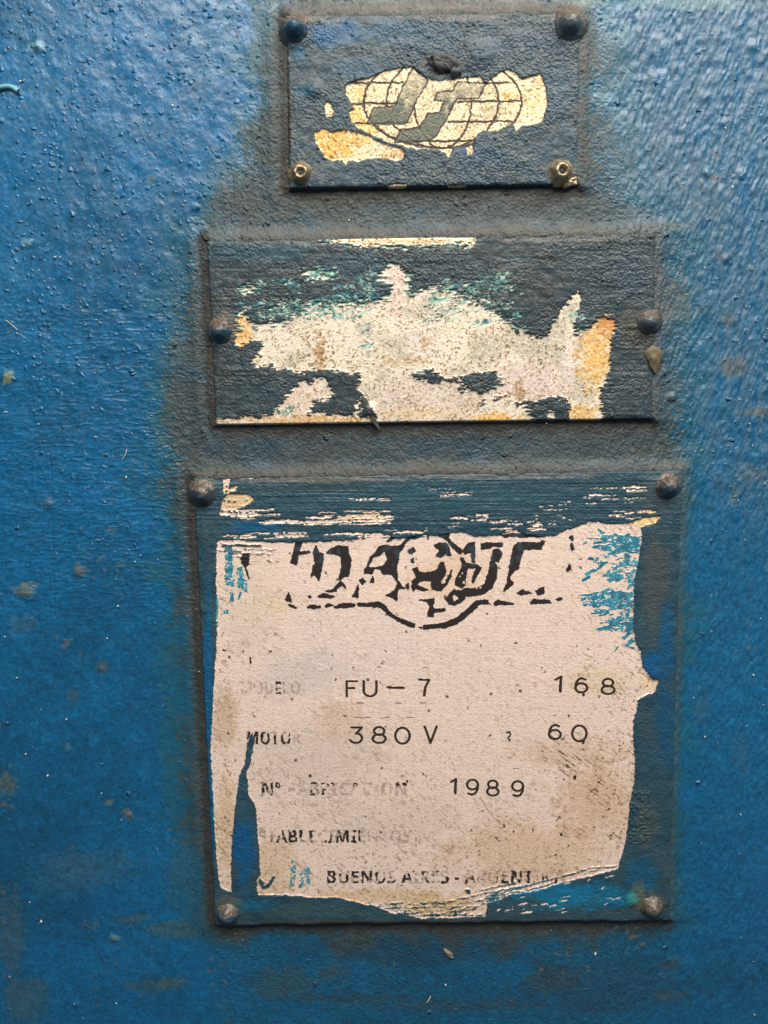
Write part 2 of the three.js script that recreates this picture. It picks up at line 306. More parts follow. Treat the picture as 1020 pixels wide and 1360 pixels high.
  build(root, dents = []) {
    const [A, B, C, D] = this.o, step = 1.5, nx = Math.round((B[0] - A[0]) / step), ny = Math.round((D[1] - A[1]) / step), cols = nx + 3, rows = ny + 3;
    const pos = new Float32Array(cols * rows * 3), uv = new Float32Array(cols * rows * 2), faces = { paint_coat: [], bare_metal: [] };
    for (let j = 0; j < rows; j++) for (let i = 0; i < cols; i++) {
      const s = clamp((i - 1) / nx), t = clamp((j - 1) / ny), k = j * cols + i, rim = i === 0 || j === 0 || i === cols - 1 || j === rows - 1;
      const x = lerp(lerp(A[0], B[0], s), lerp(D[0], C[0], s), t), y = lerp(lerp(A[1], B[1], s), lerp(D[1], C[1], s), t);
      const e = Math.min(s * nx * step, (1 - s) * nx * step, t * ny * step, (1 - t) * ny * step * 2.2), round = 3.4;
      const b = this.bareAt(x, y); let z = T - (e < round ? round - Math.sqrt(round * round - (round - e) ** 2) : 0);
      z += (1 - b) * (1.35 + 1.5 * (fbm(x / 15, y / 13, 211, 3) - 0.5) + 1.2 * (fbm(x / 40, y / 30, 215, 2) - 0.5)) + 0.5 * (fbm(x / 90, y / 60, 221, 2) - 0.5) - (1 - b) * 2.2 * (1 - smooth(2, 12, e)) * noise(x / 13, y / 13, 217);
      for (const [dx, dy, r, hgt] of dents) { const d = ((x - dx) ** 2 + (y - dy) ** 2) / (r * r); if (d < 1) z += hgt * (1 - d) * (1 - d); }
      if (rim) z = -3;
      pos[k * 3] = x * S; pos[k * 3 + 1] = -y * S; pos[k * 3 + 2] = z * S; uv[k * 2] = (x - this.x0) * this.k / this.w; uv[k * 2 + 1] = (y - this.y0) * this.k / this.h;
    }
    for (let j = 0; j < rows - 1; j++) for (let i = 0; i < cols - 1; i++) {
      const a = j * cols + i, b = a + cols, m = (pos[a * 3] + pos[a * 3 + 3]) / 2 / S, n = -(pos[a * 3 + 1] + pos[b * 3 + 1]) / 2 / S;
      faces[this.bareAt(m, n) > 0.5 ? 'bare_metal' : 'paint_coat'].push(a, b, a + 1, a + 1, b, b + 1);
    }
    const whole = new THREE.BufferGeometry(); whole.setAttribute('position', new THREE.BufferAttribute(pos, 3)); whole.setIndex([...faces.paint_coat, ...faces.bare_metal].length < 0 ? [] : faces.paint_coat.concat(faces.bare_metal)); whole.computeVertexNormals();
    const nor = whole.attributes.normal.array;
    for (const name of ['paint_coat', 'bare_metal']) {
      const map = new Int32Array(cols * rows).fill(-1), p = [], n = [], t = [], ix = [];
      for (const v of faces[name]) { if (map[v] < 0) { map[v] = p.length / 3; p.push(pos[v * 3], pos[v * 3 + 1], pos[v * 3 + 2]); n.push(nor[v * 3], nor[v * 3 + 1], nor[v * 3 + 2]); t.push(uv[v * 2], uv[v * 2 + 1]); } ix.push(map[v]); }
      const g = new THREE.BufferGeometry();
      g.setAttribute('position', new THREE.Float32BufferAttribute(p, 3)); g.setAttribute('normal', new THREE.Float32BufferAttribute(n, 3)); g.setAttribute('uv', new THREE.Float32BufferAttribute(t, 2)); g.setIndex(ix);
      part(name, g, this.material, root);
    }
  }
}
function plateGroup(name, label) { const g = new THREE.Group(); g.name = name; g.userData = { label, category: 'nameplate', group: 'metal plates riveted to the blue machine' }; scene.add(g); return g; }

// ---- top plate: globe emblem
const topPlate = plateGroup('nameplate', 'small painted plate at the top with a cream globe emblem showing through');
{
  const P = new Plate(0, 10, 2.6), z1 = crop(360, 0, 2.318), z3 = crop(440, 70, 6.375), z4 = crop(590, 80, 6.8);
  P.fill('bare', z1([[232, 262], [262, 250], [300, 245], [345, 222], [380, 215], [435, 205], [470, 235], [500, 250], [560, 245], [600, 238], [640, 235], [660, 255], [690, 235], [720, 215], [745, 220], [770, 245], [800, 235], [830, 228], [845, 270], [850, 320], [835, 375], [800, 385], [770, 390], [755, 402], [745, 385], [715, 390], [700, 400], [680, 405], [660, 400], [640, 410], [622, 440], [625, 475], [605, 478], [598, 455], [560, 455], [548, 487], [538, 470], [520, 462], [470, 460], [420, 455], [395, 445], [370, 440], [330, 425], [290, 405], [262, 390], [245, 365], [240, 345], [255, 335], [245, 312], [230, 290]]));
  P.fill('bare', z1([[135, 410], [160, 398], [185, 408], [225, 400], [255, 405], [300, 420], [340, 440], [380, 450], [412, 465], [405, 490], [385, 495], [350, 490], [320, 488], [290, 490], [270, 500], [240, 495], [232, 510], [220, 492], [190, 495], [165, 485], [155, 465], [140, 440]]));
  P.fill('bare', z1([[163, 330], [172, 316], [185, 318], [194, 340], [188, 360], [170, 360]]));
  P.fill('bare', z1([[355, 572], [380, 566], [420, 568], [418, 578], [370, 580]])); P.fill('bare', z1([[540, 572], [600, 568], [600, 576], [550, 578]]));
  P.fill('bare', z1([[860, 575], [945, 540], [945, 568], [900, 575]]), 0.7);
  // emblem: globe of thin lines, two bent letters across it
  const [gx, gy] = z1([[528, 314]])[0], RX = 105, RY = 61.5;
  for (const k of [1, 0.71, 0.36]) { P.arc('print', gx, gy, RX * k, RY, -78, 78, 2.3); P.arc('print', gx, gy, RX * k, RY, 102, 258, 2.3); }
  P.arc('print', gx, gy, RX, RY, 60, 150, 3);
  for (const [a, b, y] of [[232, 405, 257], [250, 385, 320], [255, 420, 380], [380, 630, 437], [575, 772, 314], [545, 740, 376], [655, 728, 257]]) P.line('print', z1([[a, y], [b, y - 2]]), 2.3);
  P.fill('letter', z3([[690, 128], [820, 235], [780, 290], [745, 360], [700, 450], [650, 580], [620, 600], [300, 605], [360, 465], [530, 455], [560, 400], [600, 310], [640, 220]]));
  const F = [...z3([[900, 330], [1030, 320]]), ...z4([[120, 195], [380, 205], [310, 345], [120, 350], [90, 385], [10, 560]]), ...z3([[930, 630], [880, 720], [800, 755], [530, 755], [590, 650], [745, 635], [820, 515], [910, 505], [960, 415], [870, 405]])];
  P.fill('letter', F); for (const q of [F, z3([[690, 128], [820, 235], [745, 360], [700, 450], [650, 580], [620, 600], [300, 605], [360, 465], [530, 455], [560, 400], [640, 220], [690, 128]])]) P.line('edge', [...q, q[0]], 2);
  const blue = [[450, 42, 45, 26, [24, 84, 130], 0.85], [520, 40, 50, 14, [40, 88, 120], 0.6], [560, 50, 60, 22, [52, 84, 108], 0.5], [470, 92, 40, 18, [44, 84, 112], 0.6], [405, 122, 18, 9, [20, 84, 116], 0.6], [398, 72, 12, 14, [10, 80, 124], 0.8], [700, 60, 60, 24, [58, 82, 104], 0.5], [735, 120, 26, 40, [50, 84, 108], 0.5], [730, 215, 50, 30, [46, 80, 104], 0.4],
    [640, 205, 40, 16, [40, 76, 108], 0.5], [755, 20, 40, 22, [112, 98, 84], 0.7], [420, 25, 60, 8, [104, 94, 88], 0.6], [600, 22, 90, 8, [96, 92, 90], 0.6], [395, 20, 26, 14, [110, 98, 86], 0.6], [590, 85, 36, 18, [62, 60, 58], 0.6], [740, 225, 26, 18, [84, 74, 62], 0.6], [400, 225, 24, 18, [86, 78, 68], 0.6], [384, 160, 5, 60, [58, 50, 44], 0.6]];
  const ochre = [[445, 190, 46, 26, [204, 156, 78], 0.95], [470, 150, 14, 18, [208, 160, 84], 0.9], [475, 122, 16, 12, [208, 168, 100], 0.7], [490, 170, 16, 14, [206, 160, 86], 0.8], [700, 130, 24, 24, [214, 184, 134], 0.6], [672, 128, 5, 6, [190, 140, 60], 0.9], [716, 110, 8, 20, [196, 150, 110], 0.6], [520, 205, 20, 8, [190, 140, 90], 0.6]];
  P.bake((x, y, qx, qy, v, out) => {
    const g = grainy(qx, qy, 301), n = fbm(qx / 26, qy / 20, 311), f = noise(qx / 1.8, qy / 1.8, 321), m = noise(qx / 7, qy / 7, 331), c = out.c;
    out.bare = smooth(0.42, 0.58, v.bare + (f - 0.5) * 0.25);
    c[0] = 52; c[1] = 72; c[2] = 83; blend(c, [46, 70, 84], smooth(0.4, 0.7, n)); patches(c, blue, x, y, n * 0.5 + m * 0.3 + g * 0.2); blend(c, [98, 98, 96], 0.6 * smooth(0.5, 0.8, g * 0.7 + m * 0.3)); blend(c, [40, 50, 56], 0.4 * (1 - smooth(0.3, 0.55, g)));
    out.rough = 0.5; out.metal = 0; const rub = 0.45 + 0.9 * smooth(0.3, 0.7, fbm(qx / 45, qy / 28, 345, 2)); out.h = 0.7 * g * rub + 0.75 * f * rub + 1.2 * fbm(qx / 11, qy / 8, 341, 2) + pimples(qx, qy, 9, 0.3, 351, 0.1, 0.35) * 0.6;
    if (out.bare > 0) {
      const b = [205, 191, 160]; blend(b, [182, 168, 138], smooth(0.45, 0.75, n)); patches(b, ochre, x, y, m * 0.6 + f * 0.4);
      blend(b, [96, 76, 50], 0.75 * smooth(0.58, 0.78, f * 0.6 + noise(qx / 3, qy / 3, 361) * 0.4)); blend(b, [232, 222, 190], 0.6 * smooth(0.58, 0.8, noise(qx / 2, qy / 2, 362))); blend(b, [66, 76, 70], 0.88 * smooth(0.35, 0.6, v.letter) * (0.28 + 0.67 * smooth(0.3, 0.75, m * 0.5 + (y - 112) * 0.013)));
      blend(b, [46, 38, 36], 0.95 * smooth(0.25, 0.5, Math.max(v.print * (1 - v.letter), v.edge) * (0.75 + 0.5 * f)));
      c[0] = lerp(c[0], b[0], out.bare); c[1] = lerp(c[1], b[1], out.bare); c[2] = lerp(c[2], b[2], out.bare);
      out.rough = lerp(out.rough, 0.5, out.bare); out.metal = 0.12 * out.bare; out.h = lerp(out.h, 0.45 * f + 0.3 * m - 0.5 * v.print, out.bare);
    }
  }, 0.9);
  P.build(topPlate, [[...survey(418, 118, T), 13, 4], [...survey(393, 42, T), 30, 2], [...survey(755, 40, T), 36, 2.5], [...survey(636, 76, T), 26, 3], [...survey(500, 110, T), 30, 1.2]]);
}

// ---- middle plate: scraped, no writing left
const midPlate = plateGroup('nameplate_001', 'middle plate between the two others, scraped to speckled cream metal without writing');
{
  const P = new Plate(1, 10, 2), z2 = crop(250, 270, 3.09), z6 = crop(540, 390, 3.4);
  P.fill('bare', [[312, 458], [315, 445], [322, 437], [318, 430], [312, 424], [322, 414], [330, 422], [335, 432], [352, 428], [372, 430], [385, 424], [395, 415], [410, 408], [425, 404], [445, 405], [460, 403], [480, 402], [500, 400], [515, 396], [530, 390], [545, 392], [560, 384], [575, 380], [590, 384], [610, 388], [625, 396], [640, 404], [652, 412], [665, 422], [677, 430], [690, 442], [698, 432], [705, 446], [715, 450], [722, 446], [735, 428], [742, 416], [752, 402], [760, 394], [768, 384], [773, 396], [769, 414], [762, 430], [762, 440], [780, 438], [792, 425], [803, 420], [812, 420], [818, 432], [812, 448], [810, 480], [806, 505], [797, 515], [799, 540], [801, 566], [500, 572], [497, 548], [484, 528], [474, 515], [478, 497], [440, 492], [420, 490], [395, 497], [385, 490], [365, 488], [352, 482], [345, 470], [345, 460], [352, 455], [340, 452], [325, 456]]);
  for (const z of [[[355, 556], [375, 535], [390, 517], [402, 508], [412, 512], [418, 500], [432, 505], [442, 520], [435, 532], [420, 530], [412, 545], [405, 556]], [[284, 556], [320, 554], [370, 551], [420, 549], [470, 552], [505, 552], [510, 570], [284, 572]], [[333, 478], [340, 472], [355, 476], [357, 486], [340, 486]], [[410, 318], [470, 310], [631, 308], [629, 326], [560, 326], [480, 328], [460, 324], [440, 321]]]) P.fill('bare', z);
  P.fill('bare', z2([[780, 295], [810, 265], [845, 252], [880, 262], [890, 290], [910, 300], [900, 320], [900, 350], [890, 380], [880, 420], [880, 480], [845, 500], [815, 480], [815, 420], [820, 390], [835, 370], [825, 330], [795, 320]]));
  for (const q of [[[200, 350], [240, 335], [310, 325], [300, 350], [250, 370], [215, 365]], [[325, 322], [380, 312], [370, 325]], [[470, 290], [520, 270], [545, 265], [600, 295], [540, 320], [490, 310]]]) P.fill('bare', z2(q), 0.72);
  for (const q of [[[0, 375], [60, 360], [110, 345], [160, 370], [230, 385], [290, 360], [340, 348], [400, 362], [432, 392], [425, 410], [390, 420], [345, 452], [310, 440], [290, 415], [230, 405], [140, 388], [60, 384]], [[480, 492], [540, 480], [600, 478], [650, 462], [680, 470], [735, 490], [742, 572], [572, 574], [556, 522], [520, 505]], [[235, 425], [280, 415], [275, 440], [245, 445]], [[325, 485], [350, 480], [345, 500], [330, 502]], [[375, 470], [430, 455], [440, 465], [390, 480]], [[60, 375], [120, 380], [160, 400], [110, 405]]]) P.fill('bare', z6(q), 0.08);
  P.fill('bare', z6([[632, 552], [645, 530], [665, 535], [672, 560], [640, 566]])); P.fill('bare', [[470, 540], [478, 530], [480, 545], [470, 552]], 0.7);
  const rand = rng(5);
  const dash = (name, x0, y0, x1, y1, n, len, lv) => { for (let i = 0; i < n; i++) { const x = lerp(x0, x1, rand()), y = lerp(y0, y1, rand()), l = len * (0.3 + rand()); P.line(name, [[x, y], [x + l, y - l * (0.15 + 0.3 * rand())]], 1.2 + 2.2 * rand(), lv * (0.6 + 0.5 * rand())); } };
  for (const a of [[310, 400, 480, 425, 90, 14], [440, 380, 510, 402, 60, 10], [330, 372, 400, 390, 22, 10], [400, 355, 445, 372, 26, 12], [470, 360, 500, 380, 14, 8], [560, 372, 690, 432, 80, 12], [636, 362, 682, 385, 30, 10], [755, 415, 775, 440, 16, 6], [475, 430, 490, 470, 14, 8], [312, 376, 330, 392, 10, 8]]) dash('teal', ...a, 1);
  dash('bare', 340, 404, 480, 424, 40, 18, 0.85); dash('bare', 560, 376, 680, 425, 50, 8, 0.75); dash('teal', 355, 540, 385, 554, 16, 10, 0.8); dash('teal', 490, 530, 520, 556, 10, 5, 0.5);
  const tint = [[340, 330, 90, 22, [36, 84, 104], 0.6], [470, 350, 60, 24, [44, 74, 92], 0.5], [300, 450, 24, 90, [54, 62, 64], 0.5], [700, 380, 60, 40, [64, 66, 68], 0.5], [840, 360, 34, 40, [58, 80, 98], 0.5], [845, 440, 32, 34, [72, 68, 60], 0.7], [600, 330, 180, 10, [66, 72, 74], 0.5], [360, 322, 90, 6, [88, 82, 76], 0.5], [760, 318, 130, 7, [84, 84, 82], 0.6], [300, 432, 22, 20, [112, 98, 84], 0.7], [838, 500, 30, 50, [56, 70, 76], 0.5]];
  const warm = [[790, 470, 30, 60, [212, 168, 96], 0.85], [806, 430, 18, 16, [190, 128, 70], 0.85], [322, 440, 16, 24, [222, 172, 96], 0.9], [420, 557, 90, 7, [196, 150, 92], 0.7], [660, 554, 40, 8, [216, 166, 84], 0.85], [775, 546, 26, 14, [214, 172, 106], 0.8], [425, 474, 9, 34, [150, 112, 70], 0.7], [690, 520, 8, 16, [140, 104, 66], 0.6], [565, 455, 10, 10, [160, 130, 90], 0.5], [540, 480, 40, 10, [186, 168, 132], 0.5], [560, 548, 60, 8, [214, 186, 140], 0.6], [332, 556, 60, 6, [206, 176, 140], 0.6], [520, 320, 120, 8, [204, 180, 140], 0.7]];
  const rosy = [[523, 380, 20, 50, [204, 188, 180], 0.9], [560, 530, 100, 40, [200, 187, 177], 0.8], [700, 505, 80, 30, [204, 188, 182], 0.8], [560, 455, 34, 22, [210, 199, 195], 0.7], [400, 530, 40, 26, [208, 192, 180], 0.8], [755, 480, 14, 50, [216, 202, 198], 0.7]];
  P.bake((x, y, qx, qy, v, out) => {
    const g = grainy(qx, qy, 401), n = fbm(qx / 26, qy / 18, 411), f = noise(qx / 1.7, qy / 1.7, 421), m = noise(qx / 6.5, qy / 5, 431), f2 = noise(qx / 3.1, qy / 2.7, 441), c = out.c;
    out.bare = smooth(0.42, 0.58, v.bare + (f - 0.5) * 0.3 + (f2 - 0.5) * 0.42 * (v.bare < 0.98 && v.bare > 0.02 ? 1.6 : 0.75) + (m - 0.5) * 0.3);
    c[0] = 46; c[1] = 64; c[2] = 73; blend(c, [40, 55, 62], smooth(0.4, 0.7, n)); patches(c, tint, x, y, n * 0.5 + m * 0.3 + g * 0.2); blend(c, [92, 93, 91], 0.55 * smooth(0.5, 0.8, g * 0.7 + m * 0.3)); blend(c, [38, 47, 52], 0.4 * (1 - smooth(0.3, 0.55, g)));
    out.rough = 0.5; out.metal = 0; const rub = 0.45 + 0.9 * smooth(0.3, 0.7, fbm(qx / 45, qy / 28, 455, 2)); out.h = 0.65 * g * rub + 0.75 * f * rub + 0.5 * noise(qx / 40, qy / 3, 453) + 1.1 * fbm(qx / 11, qy / 8, 451, 2) + pimples(qx, qy, 9, 0.25, 461, 0.1, 0.33) * 0.6;
    if (out.bare > 0) {
      const b = [213, 205, 189]; blend(b, [172, 167, 154], 0.75 * smooth(0.5, 0.75, fbm(qx / 24, qy / 20, 481) + (x > 670 && x < 775 ? 0.14 : 0))); patches(b, rosy, x, y, n * 0.4 + m * 0.4 + f * 0.2); patches(b, warm, x, y, m * 0.5 + f2 * 0.5);
      const busy = smooth(0.3, 0.7, n) * (y < 500 ? 1 : 0.6);
      blend(b, [104, 80, 54], (0.42 + 0.48 * busy) * smooth(0.57, 0.78, f2 * 0.35 + f * 0.65)); blend(b, [150, 128, 84], 0.5 * smooth(0.6, 0.85, m * 0.5 + f * 0.5)); blend(b, [234, 225, 206], 0.5 * smooth(0.6, 0.8, noise(qx / 2.2, qy / 2.2, 471)));
      blend(c, b, out.bare); out.rough = lerp(out.rough, 0.5, out.bare); out.metal = 0.12 * out.bare; out.h = lerp(out.h, 0.3 * f + 0.12 * f2, out.bare);
    }
    const t = Math.max(smooth(0.42, 0.85, v.teal * (0.5 + 0.45 * f2 + 0.45 * f)) * 0.8, y < 440 && x < 700 ? Math.abs(v.raw - v.bare) * (0.25 + 0.6 * f2) : 0); if (t > 0) { const k = [70, 142, 144]; blend(k, [176, 200, 180], smooth(0.4, 0.7, f2)); blend(k, [24, 96, 112], smooth(0.5, 0.8, m)); blend(c, k, t); }
  }, 1.6, (x, y) => (y < 446 && x < 700 ? [16, 13] : x > 740 && x < 790 ? [3, 10] : [8, 7]));
  P.build(midPlate, [[...survey(293, 436, T), 30, 2], [...survey(860, 426, T), 34, 2.5], [...survey(492, 545, T), 14, 3.5], [...survey(705, 385, T), 50, 1.2]]);
}

// ---- bottom plate: maker's emblem, stamped figures, worn print
const lowPlate = plateGroup('nameplate_002', 'large bottom plate with worn black emblem, stamped figures and the year 1989');
{
  const P = new Plate(2, 10, 2.1), k5 = crop(370, 690, 5.368), k6 = crop(540, 690, 4.636), k8 = crop(550, 1020, 3.4);
  P.fill('bare', [[288, 718], [313, 717], [363, 720], [413, 720], [463, 717], [497, 713], [530, 715], [560, 712], [581, 711], [613, 706], [631, 713], [660, 711], [684, 704], [700, 710], [719, 713], [737, 711], [751, 704], [760, 702], [784, 692], [811, 696], [839, 693], [859, 687], [878, 686], [870, 694], [852, 700], [852, 717], [850, 731], [846, 753], [842, 772], [841, 836], [844, 853], [851, 864], [853, 885], [864, 899], [867, 903], [874, 902], [870, 919], [860, 922], [846, 929], [846, 942], [841, 956], [841, 984], [843, 1009], [843, 1034], [837, 1062], [834, 1097], [829, 1126], [820, 1154], [779, 1164], [741, 1173], [715, 1182], [682, 1187], [647, 1199], [645, 1217], [560, 1219], [520, 1212], [500, 1203], [470, 1197], [445, 1191], [420, 1192], [380, 1188], [343, 1188], [341, 1168], [346, 1160], [343, 1115], [342, 1100], [340, 1070], [330, 1055], [328, 1025], [333, 1010], [338, 985], [335, 972], [328, 990], [326, 1012], [318, 1030], [312, 1077], [308, 1117], [307, 1150], [308, 1184], [302, 1183], [293, 1178], [290, 1163], [288, 1143], [285, 1100], [283, 1050], [280, 1000], [282, 950], [285, 900], [288, 850], [287, 800]]);
  P.fill('bare', [[345, 1166], [352, 1172], [350, 1176], [357, 1172], [361, 1165], [366, 1163], [358, 1178], [350, 1181], [343, 1172]], 0);
  // streaks the brush has left bare above the emblem
  const rand = rng(9);
  for (const [a, b, y0, y1, n, l, lv] of [[290, 400, 708, 715, 9, 70, 1], [400, 520, 704, 713, 9, 50, 0.9], [290, 510, 678, 698, 30, 60, 0.95], [292, 330, 676, 690, 8, 26, 1], [470, 515, 680, 692, 14, 24, 1], [395, 460, 684, 694, 14, 30, 1], [455, 510, 662, 665, 4, 40, 0.8], [293, 400, 632, 635, 4, 70, 0.8], [560, 620, 648, 660, 8, 40, 0.65], [590, 640, 682, 700, 12, 22, 0.7], [770, 850, 645, 652, 7, 40, 0.75], [775, 850, 657, 668, 10, 26, 0.75], [805, 862, 678, 690, 12, 26, 0.85], [700, 745, 670, 708, 12, 14, 0.7], [640, 720, 690, 706, 14, 22, 0.85], [720, 760, 660, 700, 10, 12, 0.7], [520, 560, 700, 712, 8, 22, 0.8]])
    for (let i = 0; i < n; i++) { const x = lerp(a, b, rand()), y = lerp(y0, y1, rand()), w = l * (0.3 + 0.7 * rand()), x1 = Math.min(x + w, b + 8); P.line('streak', [[x, y], [x1, y - (x1 - x) * 0.03]], 1 + 1.8 * rand(), lv * (0.75 + 0.3 * rand())); }
  for (const q of [[[295, 664], [304, 656], [325, 656], [338, 661], [334, 668], [316, 676], [306, 684], [292, 682]], [[296, 635], [306, 634], [304, 648], [316, 644], [314, 652], [298, 653]], [[296, 650], [304, 648], [305, 655], [297, 656]]]) P.fill('streak', q, 0.84);
  // paint dragged over the metal: blue lines of the brush along the top edge, wedge at the foot, turquoise scrapes at both sides
  for (let i = 0; i < 16; i++) { const x = 288 + 40 * rand(), y = 722 + 26 * rand() * rand(); P.line('over', [[x, y], [x + 10 + 50 * rand(), y + 1]], 1 + 1.2 * rand(), 0.85); }
  for (const [a, b, c, d] of [[570, 1203, 700, 1175], [600, 1212, 735, 1172], [620, 1200, 690, 1183], [648, 1190, 770, 1158], [590, 1218, 660, 1196], [760, 1160, 800, 1150], [620, 1206, 740, 1180], [640, 1182, 685, 1172], [780, 1158, 818, 1150]]) P.line('over', [[a, b], [(a + c) / 2, (b + d) / 2 - 1], [c, d]], 1.8, 0.9);
  for (const q of [[[645, 1190], [662, 1183], [664, 1192], [650, 1196]], [[618, 1181], [624, 1180], [625, 1187], [619, 1187]]]) P.fill('over', q);
  for (let i = 0; i < 60; i++) { const x = 490 + 150 * rand(), y = 1198 + 20 * rand(); P.line('over', [[x, y], [x + 6 + 14 * rand(), y - 2]], 2 + 3 * rand(), 0.7); }
  for (let i = 0; i < 24; i++) { const x = 650 + 165 * rand(), y = lerp(1196 - (x - 650) * 0.24, 1212, rand()); P.line('streak', [[x, y], [x + 3 + 9 * rand(), y - 1 - 2 * rand()]], 1 + 2 * rand(), 0.85); }
  const scrape = (x0, x1, y0, y1, n, l, slope) => { for (let i = 0; i < n; i++) { const x = lerp(x0, x1, Math.sqrt(rand())), y = lerp(y0, y1, rand()), w = l * (0.3 + rand()); P.line('teal', [[x, y], [x - w, y + w * slope * (rand() - 0.4)]], 1.5 + 3.5 * rand(), 0.8 + 0.2 * rand()); } };
  scrape(800, 852, 712, 735, 44, 26, 0.3); scrape(780, 850, 736, 775, 46, 12, 1.2); scrape(785, 842, 785, 806, 60, 20, 0.4); scrape(795, 842, 812, 836, 36, 14, 0.6); scrape(775, 850, 705, 850, 50, 7, 1.6); scrape(776, 800, 788, 800, 14, 10, -0.5); scrape(800, 842, 836, 862, 9, 7, 2);
  for (const q of [[[298, 726], [308, 724], [310, 760], [302, 778], [300, 776]], [[314, 754], [322, 752], [326, 778], [316, 780]], [[298, 764], [312, 762], [311, 780], [300, 778]], [[318, 770], [328, 768], [329, 788], [317, 780]], [[297, 810], [304, 809], [304, 816], [298, 816]], [[305, 786], [311, 788], [311, 800], [305, 798]], [[318, 786], [321, 785], [319, 796], [316, 797]], [[286, 790], [290, 790], [290, 830], [287, 840]]]) P.fill('teal', q, 0.85);
  for (const q of [[[383, 1150], [388, 1140], [396, 1150], [394, 1158], [386, 1160]], [[395, 1162], [402, 1156], [404, 1176], [397, 1180]], [[404, 1152], [411, 1152], [412, 1176], [405, 1178]], [[386, 1165], [393, 1160], [391, 1176], [384, 1178]]]) P.fill('teal', q, 0.7);
  // emblem, what is left of its black print
  for (const q of [[[125, 165], [165, 165], [155, 195], [145, 230], [215, 225], [225, 237], [140, 250], [125, 320], [90, 310], [95, 280], [100, 245]], [[265, 190], [285, 240], [315, 245], [310, 310], [300, 380], [285, 435], [265, 395], [245, 400], [235, 410], [230, 395], [245, 375], [245, 330], [270, 310], [255, 290], [248, 240]],
    [[345, 240], [380, 205], [420, 190], [490, 192], [495, 245], [515, 280], [515, 320], [500, 400], [470, 405], [440, 430], [435, 410], [450, 330], [445, 260], [420, 245]], [[440, 440], [465, 455], [480, 490], [450, 470], [415, 490], [410, 510], [345, 518], [340, 508], [385, 500], [420, 460]], [[285, 540], [320, 530], [395, 545], [390, 555], [285, 557]], [[212, 545], [230, 542], [232, 556], [216, 557]],
    [[610, 380], [630, 340], [655, 270], [690, 240], [715, 195], [765, 185], [835, 190], [850, 195], [880, 180], [920, 130], [905, 165], [860, 240], [840, 330], [845, 400], [840, 440], [820, 400], [780, 385], [745, 385], [735, 360], [680, 345], [665, 385]],
    [[765, 540], [800, 525], [830, 500], [850, 460], [840, 440], [860, 445], [880, 480], [900, 490], [850, 495], [840, 580], [820, 560]], [[580, 430], [600, 420], [620, 440], [600, 465], [585, 450]], [[525, 550], [545, 530], [550, 495], [570, 470], [565, 520], [565, 555]], [[655, 450], [670, 410], [680, 450]],
    [[560, 595], [640, 600], [715, 588], [740, 600], [800, 670], [870, 710], [970, 745], [960, 765], [880, 740], [800, 690], [740, 640], [710, 620], [640, 618], [565, 615]], [[205, 620], [230, 608], [300, 618], [295, 628], [215, 630]], [[335, 620], [350, 600], [385, 610], [370, 618], [345, 625]], [[395, 620], [430, 605], [500, 595], [540, 598], [540, 615], [480, 625], [400, 628]],
    [[50, 570], [75, 520], [85, 560], [90, 590], [60, 580]], [[75, 608], [95, 612], [122, 628], [110, 632], [85, 620]], [[930, 225], [960, 200], [975, 230], [950, 245]], [[960, 350], [985, 345], [1000, 380], [1020, 375], [1020, 440], [960, 470], [950, 440], [985, 420]], [[905, 470], [925, 455], [930, 490], [915, 495]], [[880, 180], [910, 140], [930, 110], [1020, 100], [1020, 115], [940, 140], [910, 160]], [[945, 290], [960, 275], [960, 310], [948, 308]], [[775, 155], [800, 130], [850, 118], [830, 130], [800, 150]]]) P.fill('ink', k5(q));
  P.fill('ink', k5([[640, 330], [680, 270], [720, 255], [760, 235], [770, 290], [745, 325], [690, 340]]), 0);
